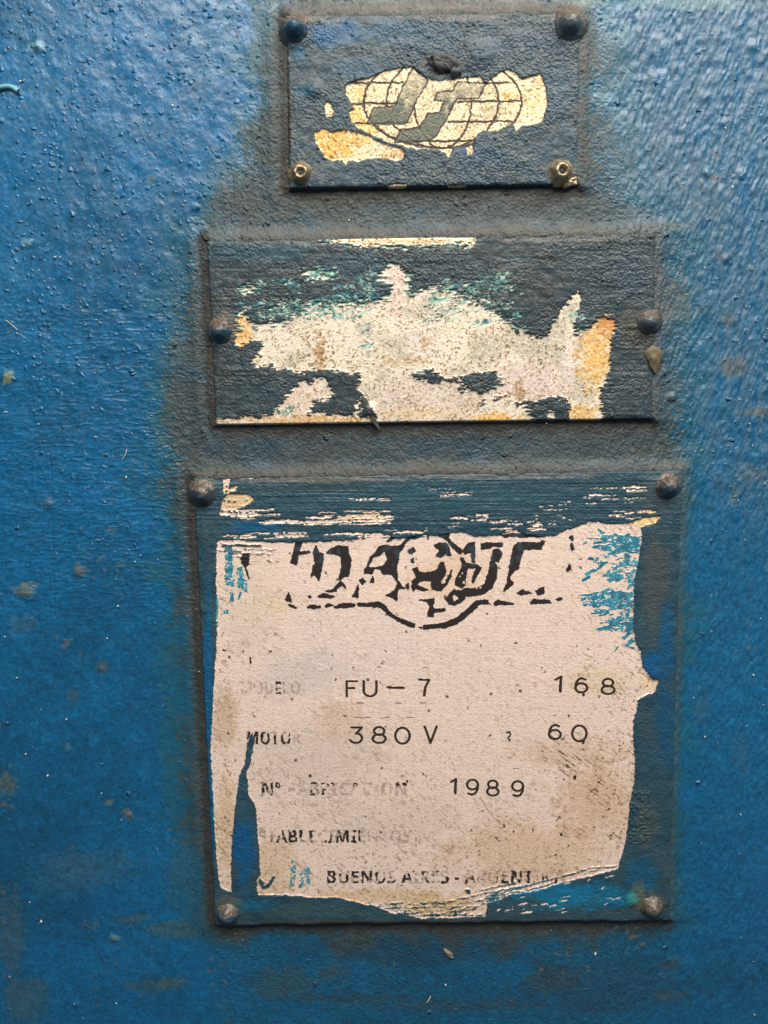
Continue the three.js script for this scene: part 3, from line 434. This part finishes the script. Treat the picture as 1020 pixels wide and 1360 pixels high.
  for (const q of [[[170, 160], [200, 145], [250, 150], [265, 180], [270, 220], [245, 215], [240, 195], [215, 235], [180, 220], [205, 190]], [[190, 100], [235, 95], [265, 80], [255, 110], [300, 160], [340, 185], [330, 210], [300, 190], [260, 140], [230, 115]], [[345, 200], [380, 145], [415, 140], [420, 260], [405, 260], [400, 200], [360, 210]],
    [[50, 310], [65, 325], [150, 325], [190, 310], [205, 270], [230, 265], [240, 310], [235, 345], [205, 380], [215, 405], [240, 390], [265, 340], [275, 310], [275, 350], [250, 390], [215, 435], [165, 432], [150, 410], [160, 380], [110, 375], [60, 385], [55, 400], [130, 435], [100, 440], [50, 420], [40, 440], [35, 405], [60, 365], [70, 345], [45, 320]],
    [[330, 320], [345, 290], [335, 235], [350, 240], [360, 270], [430, 275], [460, 295], [435, 340], [405, 390], [400, 380], [430, 300], [380, 295], [370, 310], [360, 390], [345, 420], [300, 405], [305, 360]], [[515, 260], [545, 260], [555, 300], [548, 360], [525, 420], [480, 455], [420, 465], [360, 470], [330, 490], [300, 460], [270, 455], [290, 440], [330, 440], [370, 425], [430, 425], [480, 400], [500, 340]],
    [[520, 240], [535, 190], [570, 180], [585, 215], [565, 260], [545, 250], [530, 265]], [[460, 150], [500, 140], [590, 148], [580, 165], [530, 162], [510, 180], [460, 185]], [[240, 490], [270, 455], [300, 435], [280, 470], [285, 505], [300, 510], [350, 475], [360, 485], [330, 510], [290, 522], [265, 520]], [[660, 165], [690, 138], [770, 145], [850, 135], [830, 180], [790, 180], [715, 185], [690, 300], [660, 320], [650, 330], [630, 350], [655, 395], [640, 410], [600, 440], [615, 400], [640, 260]],
    [[565, 85], [590, 100], [640, 88], [720, 85], [830, 78], [835, 100], [720, 105], [600, 105]], [[680, 450], [715, 435], [770, 455], [700, 462]], [[795, 445], [830, 420], [848, 415], [845, 455], [810, 460]], [[540, 515], [565, 497], [660, 515], [655, 522], [545, 524]], [[762, 508], [785, 493], [870, 495], [885, 515], [770, 518]], [[922, 490], [945, 478], [957, 485], [935, 500]],
    [[110, 655], [220, 640], [300, 610], [370, 560], [430, 500], [500, 495], [510, 520], [450, 520], [400, 570], [310, 640], [240, 665], [110, 675]], [[0, 632], [50, 645], [45, 660], [0, 652]], [[75, 665], [100, 665], [95, 672]], [[80, 495], [165, 490], [165, 555], [235, 550], [235, 562], [165, 575], [165, 595], [130, 595], [130, 580], [145, 540], [125, 505]], [[1000, 110], [1020, 100], [1020, 130], [1010, 125]], [[985, 310], [1000, 275], [1012, 285], [1008, 310], [990, 322]], [[10, 190], [40, 170], [55, 195], [20, 210]]]) P.fill('ink', k6(q));
  for (const [x, y, r] of [[352, 388, 6], [430, 425, 5], [330, 350, 5], [345, 330, 4], [215, 242, 4], [455, 418, 5]]) { const a = k6([[x, y]])[0]; P.arc('ink', a[0], a[1], r / 7, r / 7, 0, 360, r / 4, 0); }
  for (const q of [[[1010, 160], [1018, 150], [1030, 185], [1020, 190]]]) P.fill('ink', k6(q));
  P.fill('ink', [[325, 735], [331, 734], [332, 750], [327, 753], [332, 768], [330, 771], [325, 754], [320, 748], [319, 740]], 0.98);  // tadpole-shaped drip
  P.fill('ink', [[331, 872], [333, 872], [334, 880], [331, 882]], 0.98); P.fill('ink', [[295, 862], [301, 864], [300, 866], [296, 865]], 0.98);
  // what remains of the printed words
  const worn = (words, x, y, w, h, keep) => { P.text('words', words, x, y, w, h, 0.9); P.text('ghost', words, x, y, w, h, 1); const g = P.layer('words'); g.fillStyle = '#000'; for (const [a, b, c, d] of keep) { const p = P.at(x + w * a, y - h * 1.1 + h * 1.2 * c), q = P.at(x + w * b, y - h * 1.1 + h * 1.2 * d); g.fillRect(p[0], p[1], q[0] - p[0], q[1] - p[1]); } };
  worn('MODELO', 318, 922, 82, 17, [[0, 0.56, 0, 1], [0.56, 0.7, 0.25, 0.5], [0.72, 1, 0, 1]]);
  worn('MOTOR', 326, 988, 74, 17, [[0.8, 1, 0, 1], [0.52, 0.78, 0, 0.35]]);
  worn('Nº FABRICACION', 346, 1056, 196, 17, [[0.13, 0.34, 0, 1], [0.34, 0.44, 0.2, 0.5], [0.44, 1, 0.3, 1], [0.5, 0.62, 0, 1], [0.66, 0.92, 0, 1]]);
  worn('ESTABLECIMIENTOS', 330, 1119, 216, 17, [[0, 0.13, 0, 1], [0.13, 0.21, 0, 0.45], [0.395, 0.47, 0, 1], [0.47, 0.55, 0, 0.4], [0.69, 1, 0, 1]]);
  worn('BUENOS AIRES - ARGENTINA', 433, 1173, 318, 17, [[0.05, 0.09, 0, 0.3], [0.215, 0.29, 0, 0.5], [0.37, 0.5, 0.4, 0.55], [0.44, 0.5, 0.5, 0.8], [0.5, 0.64, 0, 0.45], [0.64, 0.7, 0, 1], [0.7, 0.77, 0, 0.4], [0.855, 1, 0.1, 0.45], [0.93, 1, 0, 0.6]]);
  for (const [x, y, w] of [[500, 886, 6], [560, 887, 10], [473, 934, 9], [525, 934, 8], [558, 934, 8], [470, 953, 22], [505, 953, 10], [540, 953, 10], [682, 1021, 7], [478, 934, 5], [769, 995, 14]]) P.line('stamp', [[x, y], [x + w, y]], 0.9, 0.8);
  for (const [x, y, r] of [[763, 1033, 2], [775, 923, 1.5], [412, 1030, 1.5], [670, 1097, 1.3], [682, 1104, 1.3], [745, 1108, 1.6], [708, 1102, 1.2], [676, 983, 1.2], [536, 1040, 1.4], [541, 1038, 1.2], [775, 985, 2.2], [505, 1105, 1.3]]) P.arc('ink', x, y, r / 2, r, 0, 360, r);
  P.line('ink', [[673, 973], [677, 971], [678, 976], [674, 981]], 1.8);
  // figures struck into the metal
  const strike = (ch, x0, y0, x1, y1) => {
    const w = x1 - x0, h = y1 - y0, X = (t) => x0 + w * t, Y = (t) => y0 + h * t, cx = X(0.5), L = (...p) => P.line('stamp', p.map(([a, b]) => [X(a), Y(b)]), 3), A = (yc, rx, ry, a, b) => P.arc('stamp', cx, Y(yc), w * rx, h * ry, a, b, 3);
    if (ch === '1') { L([0.15, 0.2], [0.85, 0], [0.75, 1]); L([0.8, 0.1], [0.7, 0.9]); }
    if (ch === '7') { L([0, 0], [1, 0.02], [0.62, 0.45], [0.5, 1]); L([0.56, 0.6], [0.48, 1]); }
    if (ch === 'F') { L([0.1, 1], [0.1, 0], [1, 0]); L([0.1, 0.46], [0.75, 0.46]); }
    if (ch === 'U') { L([0, 0], [0, 0.62]); L([1, 0], [1, 0.62]); A(0.62, 0.5, 0.38, 0, 180); }
    if (ch === 'V') L([0, 0], [0.48, 1], [1, 0]);
    if (ch === '-') { L([0, 0.4], [1, 0.6]); L([0.1, 0.5], [1, 0.7]); }
    if (ch === '0') A(0.5, 0.5, 0.5, 0, 360);
    if (ch === '8') { A(0.25, 0.4, 0.25, 0, 360); A(0.73, 0.5, 0.27, 0, 360); }
    if (ch === '6') { A(0.68, 0.48, 0.32, 0, 360); L([0.02, 0.68], [0.05, 0.38], [0.25, 0.1], [0.55, 0], [0.85, 0.1]); }
    if (ch === '9') { A(0.32, 0.48, 0.32, 0, 360); L([0.98, 0.32], [0.95, 0.62], [0.75, 0.9], [0.45, 1], [0.12, 0.9]); }
    if (ch === '3') { L([0.05, 0.02], [0.92, 0.02], [0.45, 0.4]); P.arc('stamp', X(0.42), Y(0.7), w * 0.5, h * 0.3, -90, 160, 3); }
  };
  for (const a of [['F', 459, 905, 474, 925], ['U', 483, 905, 500, 925], ['-', 515, 912, 536, 915], ['7', 557, 903, 570, 924], ['3', 466, 966, 482, 987], ['8', 495, 966, 512, 987], ['0', 525, 967, 544, 988], ['V', 564, 965, 580, 987], ['1', 736, 899, 747, 919], ['6', 764, 901, 780, 920], ['8', 799, 902, 816, 922], ['6', 729, 963, 745, 982], ['0', 760, 964, 779, 985], ['1', 598, 1035, 607, 1054], ['9', 620, 1036, 635, 1056], ['8', 647, 1037, 662, 1057], ['9', 680, 1038, 695, 1058]]) strike(...a);
  const tint = [[560, 660, 300, 22, [40, 78, 94], 0.7], [400, 648, 140, 10, [46, 68, 76], 0.6], [340, 700, 60, 10, [14, 80, 124], 0.8], [870, 780, 22, 90, [66, 72, 74], 0.8], [885, 850, 14, 60, [14, 76, 116], 0.8], [866, 880, 16, 24, [10, 78, 128], 0.9], [884, 960, 20, 70, [18, 72, 108], 0.8], [866, 1010, 20, 50, [40, 72, 90], 0.6], [880, 1070, 20, 60, [38, 70, 84], 0.6], [858, 1090, 18, 40, [70, 78, 78], 0.6], [850, 1160, 30, 26, [16, 80, 116], 0.8], [745, 1190, 110, 24, [16, 104, 142], 0.95], [276, 900, 8, 160, [8, 84, 128], 0.9], [278, 1080, 8, 110, [10, 82, 122], 0.9], [266, 780, 14, 90, [34, 66, 74], 0.5], [325, 1130, 18, 60, [8, 80, 134], 0.8], [322, 1060, 14, 40, [40, 76, 96], 0.7], [335, 1202, 40, 10, [14, 88, 122], 0.7], [420, 1208, 90, 10, [50, 80, 84], 0.7], [560, 1224, 300, 4, [64, 60, 54], 0.8], [870, 660, 34, 30, [66, 76, 80], 0.6], [265, 652, 24, 22, [84, 78, 72], 0.6], [905, 880, 4, 260, [96, 88, 76], 0.6], [898, 1120, 5, 80, [84, 80, 70], 0.5], [300, 1205, 26, 20, [84, 76, 66], 0.6], [862, 1200, 26, 20, [86, 78, 70], 0.6], [400, 637, 150, 4, [96, 90, 84], 0.7], [650, 632, 200, 4, [98, 94, 90], 0.7], [846, 1190, 10, 26, [84, 92, 80], 0.7], [838, 1192, 9, 9, [40, 130, 130], 0.7], [700, 1200, 30, 10, [60, 66, 66], 0.6], [260, 1000, 4, 300, [50, 44, 40], 0.5]];
  const warm = [[790, 1060, 70, 60, [196, 164, 134], 0.6], [700, 1130, 150, 50, [206, 176, 144], 0.6], [590, 1202, 60, 18, [200, 170, 122], 0.7], [500, 1190, 120, 12, [206, 176, 132], 0.6], [300, 960, 20, 60, [190, 166, 140], 0.7], [300, 1100, 16, 90, [204, 176, 142], 0.7], [860, 690, 26, 10, [226, 196, 130], 0.8], [330, 800, 50, 80, [212, 194, 178], 0.5], [310, 664, 36, 18, [206, 178, 132], 0.8], [595, 765, 60, 40, [220, 192, 166], 0.6], [860, 908, 14, 16, [228, 200, 160], 0.6], [450, 960, 40, 30, [200, 174, 150], 0.5], [370, 805, 20, 12, [216, 196, 156], 0.6], [760, 1000, 90, 26, [200, 170, 144], 0.5], [480, 686, 50, 12, [220, 196, 162], 0.6], [800, 905, 50, 24, [212, 194, 160], 0.5], [360, 1150, 40, 60, [206, 180, 148], 0.6]];
  const cool = [[470, 860, 140, 60, [222, 206, 199], 0.7], [420, 1010, 110, 60, [206, 188, 178], 0.6], [640, 880, 60, 40, [222, 206, 194], 0.6], [520, 1090, 120, 40, [208, 190, 178], 0.5], [400, 900, 70, 40, [204, 192, 188], 0.6]];
  P.bake((x, y, qx, qy, v, out) => {
    const g = grainy(qx, qy, 501), n = fbm(qx / 30, qy / 24, 511), f = noise(qx / 1.7, qy / 1.7, 521), m = noise(qx / 6, qy / 6, 531), f2 = noise(qx / 3, qy / 3, 541), brush = noise(qx / 70, qy / 1.9, 551), weave = noise(qx / 26, qy / 1.2, 561) * 0.5 + noise(qx / 1.2, qy / 22, 571) * 0.5, c = out.c;
    const top = 1 - smooth(672, 770, y + (m - 0.5) * 60);
    let bare = v.bare; bare = Math.max(bare, v.streak * (0.62 + 0.6 * brush) * (0.7 + 0.5 * f2)); bare -= v.over * (0.45 + 0.5 * brush);
    out.bare = smooth(0.42, 0.58, bare + (f - 0.5) * 0.26 + (f2 - 0.5) * 0.2);
    c[0] = 46; c[1] = 72; c[2] = 84; blend(c, [32, 64, 80], smooth(0.35, 0.7, lerp(n, brush, top))); patches(c, tint, x, y, 0.5 * lerp(n, brush, top) + m * 0.25 + g * 0.25);
    blend(c, [74, 82, 84], 0.25 * smooth(0.6, 0.8, g * 0.6 + m * 0.4)); const darker = 0.92 + 0.16 * g; c[0] *= darker; c[1] *= darker; c[2] *= darker;
    out.rough = 0.5; out.metal = 0; out.h = lerp(0.6 * g, 0.7 * brush + 0.5 * g, top) + 0.4 * f + 0.6 * fbm(qx / 7, qy / 7, 581, 2);
    const cells = (x > 836 && x < 864 && y > 1050 && y < 1120) ? 1 : 0; if (cells) out.h += 1.6 * Math.abs(2 * noise(qx / 5, qy / 5, 591) - 1);
    if (out.bare > 0) {
      const b = [227, 207, 195]; patches(b, cool, x, y, n * 0.6 + m * 0.4); patches(b, warm, x, y, n * 0.5 + m * 0.3 + f2 * 0.2);
      const tone = 0.95 + 0.1 * weave; b[0] *= tone; b[1] *= tone; b[2] *= tone;
      const dirt = 0.25 + 0.5 * smooth(760, 860, x + (n - 0.5) * 200) + 0.35 * smooth(960, 1180, y + (n - 0.5) * 200) + (x < 310 ? 0.3 : 0);
      blend(b, [104, 80, 60], clamp(dirt * 0.9) * smooth(0.63, 0.83, f * 0.55 + f2 * 0.45)); blend(b, [236, 220, 204], 0.3 * smooth(0.55, 0.8, noise(qx / 1.9, qy / 1.9, 522))); blend(b, [110, 88, 66], 0.5 * dirt * smooth(0.66, 0.82, noise((qx - qy) / 3, (qx + qy) / 12, 601)) * smooth(0.4, 0.6, n));
      if (hash(Math.floor(qx / 4), Math.floor(qy / 4), 611) < 0.008 && f > 0.5) blend(b, [60, 44, 34], 0.7);
      blend(b, [236, 224, 212], 0.55 * smooth(0.74, 0.86, noise((qx + qy * 0.4) / 22, (qy - qx * 0.3) / 1.6, 621)) * smooth(0.45, 0.6, n));
      const sx = (x - 770) * 0.79 + (y - 1025) * 0.61, sy = (y - 1025) * 0.79 - (x - 770) * 0.61; if (sx > -60 && sx < 60 && sy > -26 && sy < 26) blend(b, [96, 72, 54], 0.8 * smooth(0.66, 0.8, noise(sx / 16, sy / 1.5, 661) * 0.75 + f * 0.25) * (1 - smooth(14, 26, Math.abs(sy))));
      const ghost = smooth(0.4, 0.7, v.ghost); blend(b, [158, 136, 126], 0.6 * ghost * smooth(0.25, 0.6, m * 0.6 + f2 * 0.4));
      const black = Math.max(v.ink * (0.76 + 0.4 * noise(qx / 4, qy / 4, 631)) + (f2 - 0.5) * 0.4 * (v.ink > 0.1 ? 1 : 0), v.words * ((x > 520 && y > 1150 ? 0.2 : 0.36) + 0.75 * noise(qx / 4.5, qy / 6, 641)) + (f - 0.5) * 0.3 * v.words);
      const ink = smooth(0.42, 0.6, black); const k = [22, 18, 20]; if (y < 752 && y > 690) blend(k, [32, 58, 74], smooth(0.45, 0.75, m) * 0.7); blend(b, k, 0.94 * ink);
      const st = smooth(0.3, 0.7, v.stamp * (0.72 + 0.55 * noise(qx / 4, qy / 4, 651))); blend(b, [46, 34, 26], 0.92 * st);
      blend(c, b, out.bare); out.rough = lerp(out.rough, 0.46 + 0.3 * ink, out.bare); out.metal = 0.16 * out.bare * (1 - ink); out.h = lerp(out.h, 0.3 * f + 0.1 * weave + 0.25 * ink - 2.6 * st + 3.2 * v.stamp * (1 - v.stamp), out.bare);
    }
    const t = smooth(0.4, 0.62, v.teal * (0.08 + 0.55 * f2 + 0.45 * f + 0.4 * m)) * (x < 800 && x > 700 ? 0.95 : 0.9) * (v.bare > 0.5 ? 1 : 0);
    if (t > 0) { const k = [18, 112, 148]; blend(k, [62, 146, 160], smooth(0.5, 0.8, f2)); blend(k, [30, 96, 124], smooth(0.5, 0.8, m)); blend(c, k, t); out.metal *= 1 - t; out.h += 0.5 * t; }
  }, 0.9);
  P.build(lowPlate, [[...survey(270, 652, T), 30, 2], [...survey(885, 646, T), 30, 2], [...survey(302, 1208, T), 30, 2.4], [...survey(864, 1200, T), 34, 2.4], [...survey(838, 1196, T), 14, 2]]);
}

// ------------------------------------------------------------------ rivets, drips, flakes
// a painted round head on a small flare of paint, dust crusted on part of it; cap colours are vertex colours
const headPaint = new THREE.MeshPhysicalMaterial({ vertexColors: true, roughness: 0.42 });
const lin = (c) => new THREE.Color().setRGB(c[0] / 255, c[1] / 255, c[2] / 255, THREE.SRGBColorSpace);
function rivetHead(R, H, seed, crust, front) {
  const nr = 34, na = 80, pos = [], col = [], ix = [], flare = 1.5;
  for (let i = 0; i <= nr; i++) for (let a = 0; a <= na; a++) {
    const r = R * flare * i / nr, t = a / na * Math.PI * 2, x = r * Math.cos(t), y = r * Math.sin(t), u = r / R;
    let z = u < 0.97 ? H * Math.pow(1 - Math.pow(u, 2.1), 0.75) : 0; z = Math.max(z, H * 0.4 * Math.exp(-Math.pow(Math.max(0, u - 0.75) / 0.4, 2)));
    z += (u > 1.2 ? -(u - 1.2) * 9 : 0) + 2.6 * (fbm((a === na ? R : x) / 6 + seed * 7, (a === na ? 0 : y) / 6, seed, 3) - 0.5) * (u < 1.5 ? 1 : 0) + 1.1 * (noise((a === na ? R : x) / 1.8, (a === na ? 0 : y) / 1.8, seed + 9) - 0.5) * smooth(-0.2, 0.5, y / R);
    pos.push(x * S, y * S, z * S);
    const n1 = noise(x / 3 + seed * 3, y / 3, seed + 3), n2 = noise(x / 1.6, y / 1.6, seed + 4), c = [...front];
    blend(c, EDGE_DARK, 0.8 * smooth(0.85, 1.1, u + (n1 - 0.5) * 0.4) * smooth(0.35, 0.65, n1 * 0.6 + n2 * 0.4));
    blend(c, [50, 58, 61], 0.9 * smooth(0.95, 1.15, u + (n1 - 0.5) * 0.4));
    if (y / R + (n1 - 0.5) * 0.9 + (n2 - 0.5) * 0.3 - Math.max(0, u - 1.05) * 1.6 > crust) blend(c, n2 > 0.6 ? [112, 98, 86] : [76, 67, 60], 0.9);
    const k = lin(c); col.push(k.r, k.g, k.b);
  }
  for (let i = 0; i < nr; i++) for (let a = 0; a < na; a++) { const p = i * (na + 1) + a, q = p + na + 1; ix.push(p, q, q + 1, p, q + 1, p + 1); }
  const g = new THREE.BufferGeometry(); g.setAttribute('position', new THREE.Float32BufferAttribute(pos, 3)); g.setAttribute('color', new THREE.Float32BufferAttribute(col, 3)); g.setIndex(ix); g.computeVertexNormals();
  return g;
}
function put(mesh, x, y, z = T) { const q = survey(x, y, z); mesh.position.set(q[0] * S, -q[1] * S, z * S); return mesh; }
for (const [plate, x, y, R, H, crust, front, label] of [
  [topPlate, 392, 40, 13.5, 17, 0.4, [24, 62, 84], 'blue rivet with dusty upper edge'], [topPlate, 756, 34, 16.5, 19, 0.25, [62, 78, 84], 'thick rivet under brown crust'],
  [midPlate, 293, 440, 13, 15, 0.25, [30, 66, 84]], [midPlate, 860, 428, 13.5, 16, 0.35, [62, 76, 82]],
  [lowPlate, 270, 655, 15, 16, 0.2, [46, 60, 70]], [lowPlate, 886, 646, 14.5, 17, 0.2, [38, 62, 78]], [lowPlate, 303, 1212, 15, 16, 0.15, [46, 74, 98]], [lowPlate, 865, 1203, 15, 16, 0.0, [70, 84, 88]]]) {
  const m = put(part('rivet', rivetHead(R, H, Math.round(x), crust, front), headPaint, plate), x, y); if (label) m.userData.label = label;
}
// two hollow rivets worn to the brass
const brass = new THREE.MeshPhysicalMaterial({ color: lin([150, 138, 114]), metalness: 0.75, roughness: 0.42 }), dark = new THREE.MeshStandardMaterial({ color: lin([40, 42, 50]), roughness: 0.5 });
{
  const prof = [[0.01, 7], [2.6, 7.2], [3.4, 8], [4.2, 10], [5.4, 11.4], [6.8, 11.6], [8.6, 10.2], [10.2, 7.4], [11.4, 4.2], [13, 2], [16, -0.6]].map(([r, z]) => new THREE.Vector2(r * S, z * S));
  for (const [x, y, k, label] of [[400, 231, 1, 'hollow rivet worn to bright brass, dark in its middle'], [745, 229, 1.08, 'hollow rivet worn to bright brass with a torn collar']]) {
    const g = new THREE.LatheGeometry(prof, 40); g.rotateX(Math.PI / 2); const p = g.attributes.position;
    for (let i = 0; i < p.count; i++) { const nx = noise(p.getX(i) / S / 4 + x, p.getY(i) / S / 4, 700) - 0.5; p.setXYZ(i, p.getX(i) * (1 + 0.16 * nx), p.getY(i) * (1 + 0.16 * nx), p.getZ(i) + nx * 1.6 * S); }
    g.computeVertexNormals();
    const r = put(part('rivet', g, brass, topPlate), x, y); r.scale.setScalar(k); r.userData.label = label;
    const plug = part('rivet_core', new THREE.SphereGeometry(3.4 * S, 16, 8), dark, r); plug.position.z = 7.2 * S; plug.scale.z = 0.35;
  }
}
function lumpOf(rx, ry, h, seed, rough) {               // an uneven blob with a flat underside
  const g = new THREE.SphereGeometry(1, 40, 24); g.rotateX(Math.PI / 2); const p = g.attributes.position, v = new THREE.Vector3();
  for (let i = 0; i < p.count; i++) {
    v.fromBufferAttribute(p, i); const k = 1 + rough * (fbm(v.x * 1.7 + 5 + v.z, v.y * 1.7 + 5 - v.z, seed, 3) - 0.5) * 2 * (i < 0 ? 0 : 1);
    p.setXYZ(i, v.x * rx * k * S, v.y * ry * k * S, (v.z > 0 ? v.z * h * k : v.z * 1.2) * S);
  }
  g.computeVertexNormals();
  return g;
}
const crumb = new THREE.MeshStandardMaterial({ color: lin([66, 72, 75]), roughness: 0.8 });
put(part('paint_flake', lumpOf(19, 10, 9, 31, 0.75), crumb, topPlate), 586, 84).rotation.z = -0.25;
put(part('paint_flake', lumpOf(10, 7, 7, 37, 0.8), crumb, topPlate), 604, 92).rotation.z = -0.9;
put(part('paint_flake', lumpOf(16, 10, 5, 33, 0.6), new THREE.MeshStandardMaterial({ color: lin([62, 80, 90]), roughness: 0.7 }), topPlate), 640, 78).rotation.z = 0.3;
put(part('brass_burr', lumpOf(9, 4, 3, 35, 0.6), brass, topPlate), 757, 243, T - 1).rotation.z = 0.5;
put(part('paint_flake', lumpOf(4.5, 21, 2.6, 41, 0.8), new THREE.MeshStandardMaterial({ color: lin([54, 58, 54]), roughness: 0.7 }), midPlate), 490, 546).rotation.z = 0.55;
{ // tear of old varnish below the right rivet of the middle plate
  const g = lumpOf(13, 17, 5, 43, 0.55), p = g.attributes.position;
  for (let i = 0; i < p.count; i++) { const t = p.getY(i) / S / 17; p.setX(i, p.getX(i) * (0.82 + 0.22 * t) - 0.0000 * t); }
  g.computeVertexNormals();
  put(part('varnish_drip', g, new THREE.MeshPhysicalMaterial({ color: lin([86, 79, 60]), roughness: 0.65 }), midPlate), 866, 476, T - 1).rotation.z = 0.25;
}
// grit stuck in the paint, bits of fluff
{
  const grit = new THREE.InstancedMesh(new THREE.IcosahedronGeometry(1, 0), new THREE.MeshStandardMaterial({ color: lin([214, 212, 204]), roughness: 0.5 }), 150);
  grit.name = 'grit'; grit.userData = { label: 'tiny pale grains of grit stuck in the blue paint', category: 'grit', kind: 'stuff' };
  const r = rng(77), m = new THREE.Matrix4(), q = new THREE.Quaternion();
  for (let i = 0; i < 150; i++) {
    let x, y; do { x = r() * 1080 - 30; y = r() * 1400 - 20; } while (x > 250 && x < 915 && r() < 0.75);
    const p = survey(x, y), on = OUTLINE.some((o) => sides(o, p[0], p[1]).every((s) => s < 0)), k = (0.5 + 0.9 * r() * r()) * S; if (on) { m.makeScale(0, 0, 0); }
    m.compose(new THREE.Vector3(p[0] * S, -p[1] * S, (bodyHeight(p[0], p[1]) + 1.3) * S), q.setFromEuler(new THREE.Euler(r() * 3, r() * 3, r() * 3)), on ? new THREE.Vector3(1e-6, 1e-6, 1e-6) : new THREE.Vector3(k * (1 + r()), k, k));
    grit.setMatrixAt(i, m);
  }
  scene.add(grit);
  const fluff = new THREE.MeshStandardMaterial({ color: lin([176, 176, 168]), roughness: 0.9 });
  const thread = (pts, rad, label) => {
    const c = new THREE.CatmullRomCurve3(pts.map(([x, y, z]) => { const p = survey(x, y); return new THREE.Vector3(p[0] * S, -p[1] * S, (bodyHeight(p[0], p[1]) + 1.4 + z) * S); }));
    const t = part('fibre', new THREE.TubeGeometry(c, 24, rad * S, 6), fluff, scene); t.userData = { label, category: 'fibre' };
  };
  thread([[163, 610, 0], [168, 602, 1], [169, 596, 0]], 0.5, 'short curved pale fibre on blue paint left of the plates');
  thread([[6, 425, 0], [14, 430, 1.5], [22, 438, 0]], 0.5, 'short pale fibre near the left edge above the tan chip');
  thread([[566, 1331, 0], [568, 1328, 1.5], [572, 1322, 0]], 0.7, 'short bright fibre on the paint under the large plate');
  const curl = new THREE.Mesh(new THREE.TubeGeometry(new THREE.CatmullRomCurve3([[-8, 118], [2, 115], [14, 115], [24, 121]].map(([x, y]) => { const p = survey(x, y); return new THREE.Vector3(p[0] * S, -p[1] * S, (bodyHeight(p[0], p[1]) + 1.5) * S); })), 24, 3.2 * S, 8), new THREE.MeshStandardMaterial({ color: lin([96, 150, 166]), roughness: 0.5 }));
  curl.name = 'paint_curl'; curl.castShadow = curl.receiveShadow = true; curl.userData = { label: 'pale curled sliver of paint at the left edge', category: 'paint curl' }; scene.add(curl);
  const chip = new THREE.Mesh(lumpOf(3.5, 8, 2.4, 51, 0.6), new THREE.MeshStandardMaterial({ color: lin([112, 108, 100]), roughness: 0.7 })); chip.name = 'paint_chip'; chip.castShadow = chip.receiveShadow = true;
  put(chip, 596, 1266, 1); chip.rotation.z = 0.8; chip.userData = { label: 'small grey chip of paint below the large plate', category: 'paint chip' }; scene.add(chip);
}
renderer.render(scene, camera);
